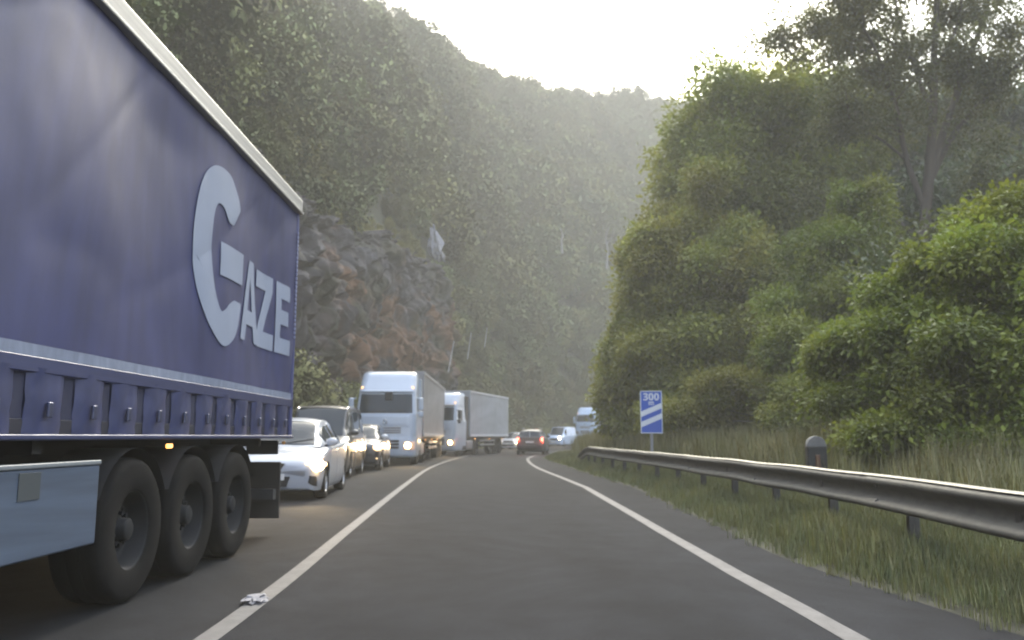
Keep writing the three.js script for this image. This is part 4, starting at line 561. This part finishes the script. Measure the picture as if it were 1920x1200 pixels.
    mesh('tail_lamp', bx(.34, .14, .03, s * .92, 1.02, ZR - .02, .012), std(C(.25, .02, .02), .25), mesh('lamp_housing', bx(.38, .17, .05, s * .92, 1.02, ZR + .03, .01), M.blackPlastic, t));
  }
  mesh('roof', grid((u, v) => V(lerp(-x + .04, x - .04, u), 4.09 + .02 * Math.sin(u * Math.PI), lerp(ZR, ZF, v)), 8, 20), std(C(.6, .6, .58), .7), t);
  const door = o => mesh('rear_door', bx(W / 2 - .06, 2.72, .05, o * (W / 4 - .01), 2.6, ZR + .01, .015), std(C(.06, .07, .2), .45), t);
  for (const o of [-1, 1]) { const d = door(o); for (const q of [.25, .8]) mesh('lock_rod', cyl(.016, .016, 2.7, o * q, 2.6, ZR - .035), M.rim, d); }
  mesh('front_wall', bx(W - .06, 2.8, .05, 0, 2.6, ZF - .03), std(C(.6, .6, .6), .6), t);
  mesh('floor', bx(W - .12, .12, L - .05, 0, 1.22, ZR + L / 2), M.chassis, t);
  mesh('chassis', [bx(.14, .45, L - 1, .5, .93, ZR + L / 2), bx(.14, .45, L - 1, -.5, .93, ZR + L / 2), ...[-6, -7.1, -8.2].map(z => cyl(.08, .08, 2, 0, .5, z, 'x')), bx(2.3, .12, .12, 0, .48, ZR + .25), ...[-9.4, -5, -2, 1].map(z => bx(2.2, .12, .1, 0, 1.1, z))], M.chassis, t);
  mesh('landing_leg', [bx(.14, .9, .14, .8, .6, .2), bx(.14, .9, .14, -.8, .6, .2), bx(.3, .04, .3, .8, .14, .2), bx(.3, .04, .3, -.8, .14, .2)], M.chassis, t);
}

// ---------------------------------------------------------------- crash barrier, sign, posts
{
  const t = thing('crash_barrier', 'weathered steel crash barrier curving along the grass verge at right', 'barrier');
  const rc = curve([[3.2, 4], [3.22, -1], [3.3, -5.4], [3.47, -8.6], [3.46, -12.3], [3.3, -18], [2.98, -24], [2.78, -29], [2.72, -33.5], [2.85, -38]]), len = rc.getLength(), pos = s => rc.getPointAt(clamp(s / len, 0, 1)), nor = s => { const a = rc.getTangentAt(clamp(s / len, 0, 1)); return V(-a.z, 0, a.x); }; // to the right
  const top = s => lerp(0.78, 0.2, smooth(len - 8.5, len - 0.5, s));
  const prof = [[0.03, 0.0], [-0.02, -0.012], [-0.045, -0.035], [-0.04, -0.07], [0.03, -0.115], [0.045, -0.155], [0.03, -0.195], [-0.04, -0.24], [-0.045, -0.275], [-0.02, -0.298], [0.03, -0.31]];
  for (let k = 0, s = 0; s < len - 0.1; k++, s += 4) {
    const e = Math.min(s + 4.1, len), f = (a, b) => { const q = lerp(s, e, a), j = clamp(b * 10, 0, 10), i = Math.min(9, Math.floor(j)), o = lerp(prof[i][0], prof[i + 1][0], j - i), y = lerp(prof[i][1], prof[i + 1][1], j - i), p = pos(q).addScaledVector(nor(q), o - 0.014 * a + 0.01 * n2(q * 0.4, 3)); p.y = top(q) + y + 0.008 * n2(q * 0.3, 9); return p; };
    const panel = mesh('rail_panel', grid(f, 12, 20, { uv: p => [p.z, p.y * 2] }), M.galv, t);
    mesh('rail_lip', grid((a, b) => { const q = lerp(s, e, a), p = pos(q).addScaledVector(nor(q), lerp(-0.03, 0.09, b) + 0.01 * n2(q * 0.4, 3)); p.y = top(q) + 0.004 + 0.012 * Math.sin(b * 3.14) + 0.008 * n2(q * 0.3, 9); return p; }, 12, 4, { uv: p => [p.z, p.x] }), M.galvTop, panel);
    mesh('bolt', [-0.08, -0.23].map(y => { const p = pos(s + 3.9).addScaledVector(nor(s + 3.9), -0.03); return new THREE.SphereGeometry(0.026, 8, 6).translate(p.x, top(s + 3.9) + y, p.z); }), M.galvDark, panel);
  }
  for (let s = 1.6; s < len - 1; s += 2) { const p = pos(s).addScaledVector(nor(s), 0.16), y = top(s), g = gy(p.x, p.z); const a = pos(s), post = mesh('post', bx(.1, y - g + .35, .06, p.x, (y + g - .35) / 2 - .04, p.z, .01), M.galvDark, t); mesh('spacer', bx(.12, .16, .08, (a.x + p.x) / 2 + .01, y - .16, p.z, .01), M.galvDark, post); }
}
{
  const p = ground(3.93, -23.5), t = thing('distance_sign', 'blue distance marker sign with two white slanting bars on a grey post', 'road sign', [p.x, 0, -23.5], R(-4)), blue = std(C(.02, .085, .42), .4), white = std(C(.62, .66, .7), .45), y0 = 1.235, H = 1.19, Wd = .61;
  mesh('post', [bx(.08, 1.3 - p.y + .3, .06, 0, (1.3 + p.y - .3) / 2, -.05, .01), bx(.08, 1.1, .04, 0, y0 + .55, -.04, .01)], std(C(.3, .31, .32), .5, { metalness: .5 }), t);
  const panel = mesh('panel', bx(Wd, H, .02, 0, y0 + H / 2, 0, .008), blue, t), sh = (pts, z = .0135) => { const s = new THREE.Shape(pts.map(q => new THREE.Vector2(q[0], y0 + q[1]))); return new THREE.ExtrudeGeometry(s, { depth: .002, bevelEnabled: false }).translate(0, 0, z); };
  const w = Wd / 2, b = .022;
  mesh('border', [sh([[-w, 0], [-w + b, 0], [-w + b, H], [-w, H]]), sh([[w - b, 0], [w, 0], [w, H], [w - b, H]]), sh([[-w + b, 0], [w - b, 0], [w - b, b], [-w + b, b]]), sh([[-w + b, H - b], [w - b, H - b], [w - b, H], [-w + b, H]])], white, panel);
  for (const y of [.17, .46]) mesh('slant_bar', sh([[-w + b, y], [w - b, y + .24], [w - b, y + .39], [-w + b, y + .15]]), white, panel);
  const font = await new FontLoader().loadAsync('fonts/droid/droid_sans_bold.typeface.json');
  const text = (str, size, cx, y) => { const sh0 = font.generateShapes(str, size), g = new THREE.ExtrudeGeometry(sh0, { depth: .002, bevelEnabled: false, curveSegments: 4 }); g.computeBoundingBox(); const bb = g.boundingBox; g.translate(cx - (bb.min.x + bb.max.x) / 2, y, .0135); return g; };
  mesh('digits', text('300', .2, 0, y0 + H - .265), white, panel); mesh('letter', text('m', .13, 0, y0 + H - .4), white, panel);
}
{
  const p = ground(4.17, -11.5), t = thing('marker_post', 'stubby rounded marker post with dark band and amber reflector in the grass', 'post', [p.x, p.y, p.z], R(-6));
  const sh = (w, y0, y1, r) => { const s = new THREE.Shape(); s.moveTo(-w, y0); s.lineTo(w, y0); s.lineTo(w, y1 - r); s.absarc(0, y1 - r, w, 0, Math.PI, false); s.lineTo(-w, y0); return new THREE.ExtrudeGeometry(s, { depth: .11, bevelEnabled: true, bevelSize: .012, bevelThickness: .012, bevelSegments: 2 }).translate(0, 0, -.06); };
  const body = mesh('body', sh(.115, -.2, 1.0, .115), std(C(.16, .16, .155), .85, { map: rep(blotchMap, 1) }), t);
  mesh('dark_band', bx(.262, .4, .15, 0, .68, -.005, .02), std(C(.02, .02, .018), .7), body); mesh('reflector', bx(.06, .2, .02, 0, .66, .076, .008), phy(C(.1, .04, .02), .4, { clearcoat: .6 }), body);
}
{
  const pole = (px, py, d, h, lean, label) => { const p = at(px, py, d), t = thing('slim_pole', label, 'pole', [p.x, p.y, p.z]); mesh('shaft', bar(V(-lean / 2, -h / 2, 0), V(lean / 2, h / 2, 0), .035, .025), std(C(.55, .55, .53), .5), t); mesh('cap', new THREE.SphereGeometry(.045, 8, 6).translate(lean / 2, h / 2, 0), M.galv, t); };
  pole(846, 668, 52, 2.0, .35, 'bright slim pole leaning above the trailer of the nearest white lorry'); pole(880, 648, 64, 2.1, .28, 'faint slim pole leaning between two other poles on the slope'); pole(911, 632, 66, 1.6, .2, 'faint slim pole, rightmost and highest of the leaning poles');
}
{ // pale slab on the slope, scrap of paper on the line
  const p = at(816, 458, 72), t = thing('pale_slab', 'pale pointed rock slab on the wooded slope right of the rock face', 'rock', [p.x, p.y, p.z]);
  const chunk = (sx, sy, sz, x, y, k) => { const g = mergeVertices(new THREE.IcosahedronGeometry(1, 3).deleteAttribute('normal').deleteAttribute('uv')), q = g.attributes.position; for (let i = 0; i < q.count; i++) { const v = V(q.getX(i), q.getY(i), q.getZ(i)), m = 1 + .55 * n3(v.x * 1.1 + k, v.y * 1.1, v.z * 1.1) + .25 * n3(v.x * 3 + k, v.y * 3, v.z * 3); q.setXYZ(i, (v.x * sx * (1 - .5 * smooth(-.3, 1, v.y)) - .25 * v.y * sx) * m + x, v.y * sy * m + y, v.z * sz * m); } const h = g.toNonIndexed(); h.computeVertexNormals(); h.setAttribute('uv', new THREE.Float32BufferAttribute(new Float32Array(h.attributes.position.count * 2).map((_, n) => h.attributes.position.array[(n >> 1) * 3 + n % 2]), 2)); return h; };
  const slab = mesh('slab', chunk(.6, 1.3, .5, 0, .1, 3), std(C(.33, .335, .36), .9, { map: rep(blotchMap, .8) }), t); mesh('foot_block', chunk(.45, .55, .5, .35, -.95, 11), std(C(.24, .245, .26), .9, { map: rep(blotchMap, .8) }), slab);
  const c = thing('paper_scrap', 'crumpled white scrap lying on the line beside the trailer', 'litter', [-1.8, .006, -6.03]), f = mergeVertices(new THREE.IcosahedronGeometry(1, 3)), s = f.attributes.position; for (let i = 0; i < s.count; i++) { const v = V(s.getX(i), s.getY(i), s.getZ(i)), k = 1 + .6 * n3(v.x * 1.8, v.y * 1.8, v.z * 1.8); s.setXYZ(i, v.x * .075 * k, Math.max(0, v.y * .028 * k + .012), v.z * .13 * k); } mesh('scrap', toCreasedNormals(f, R(25)), std(C(.24, .235, .245), .85), c);
}

scene.traverse(o => { if (o.isMesh) { o.castShadow = true; o.receiveShadow = true; } });
renderer.setSize(1024, 640);
renderer.render(scene, camera);
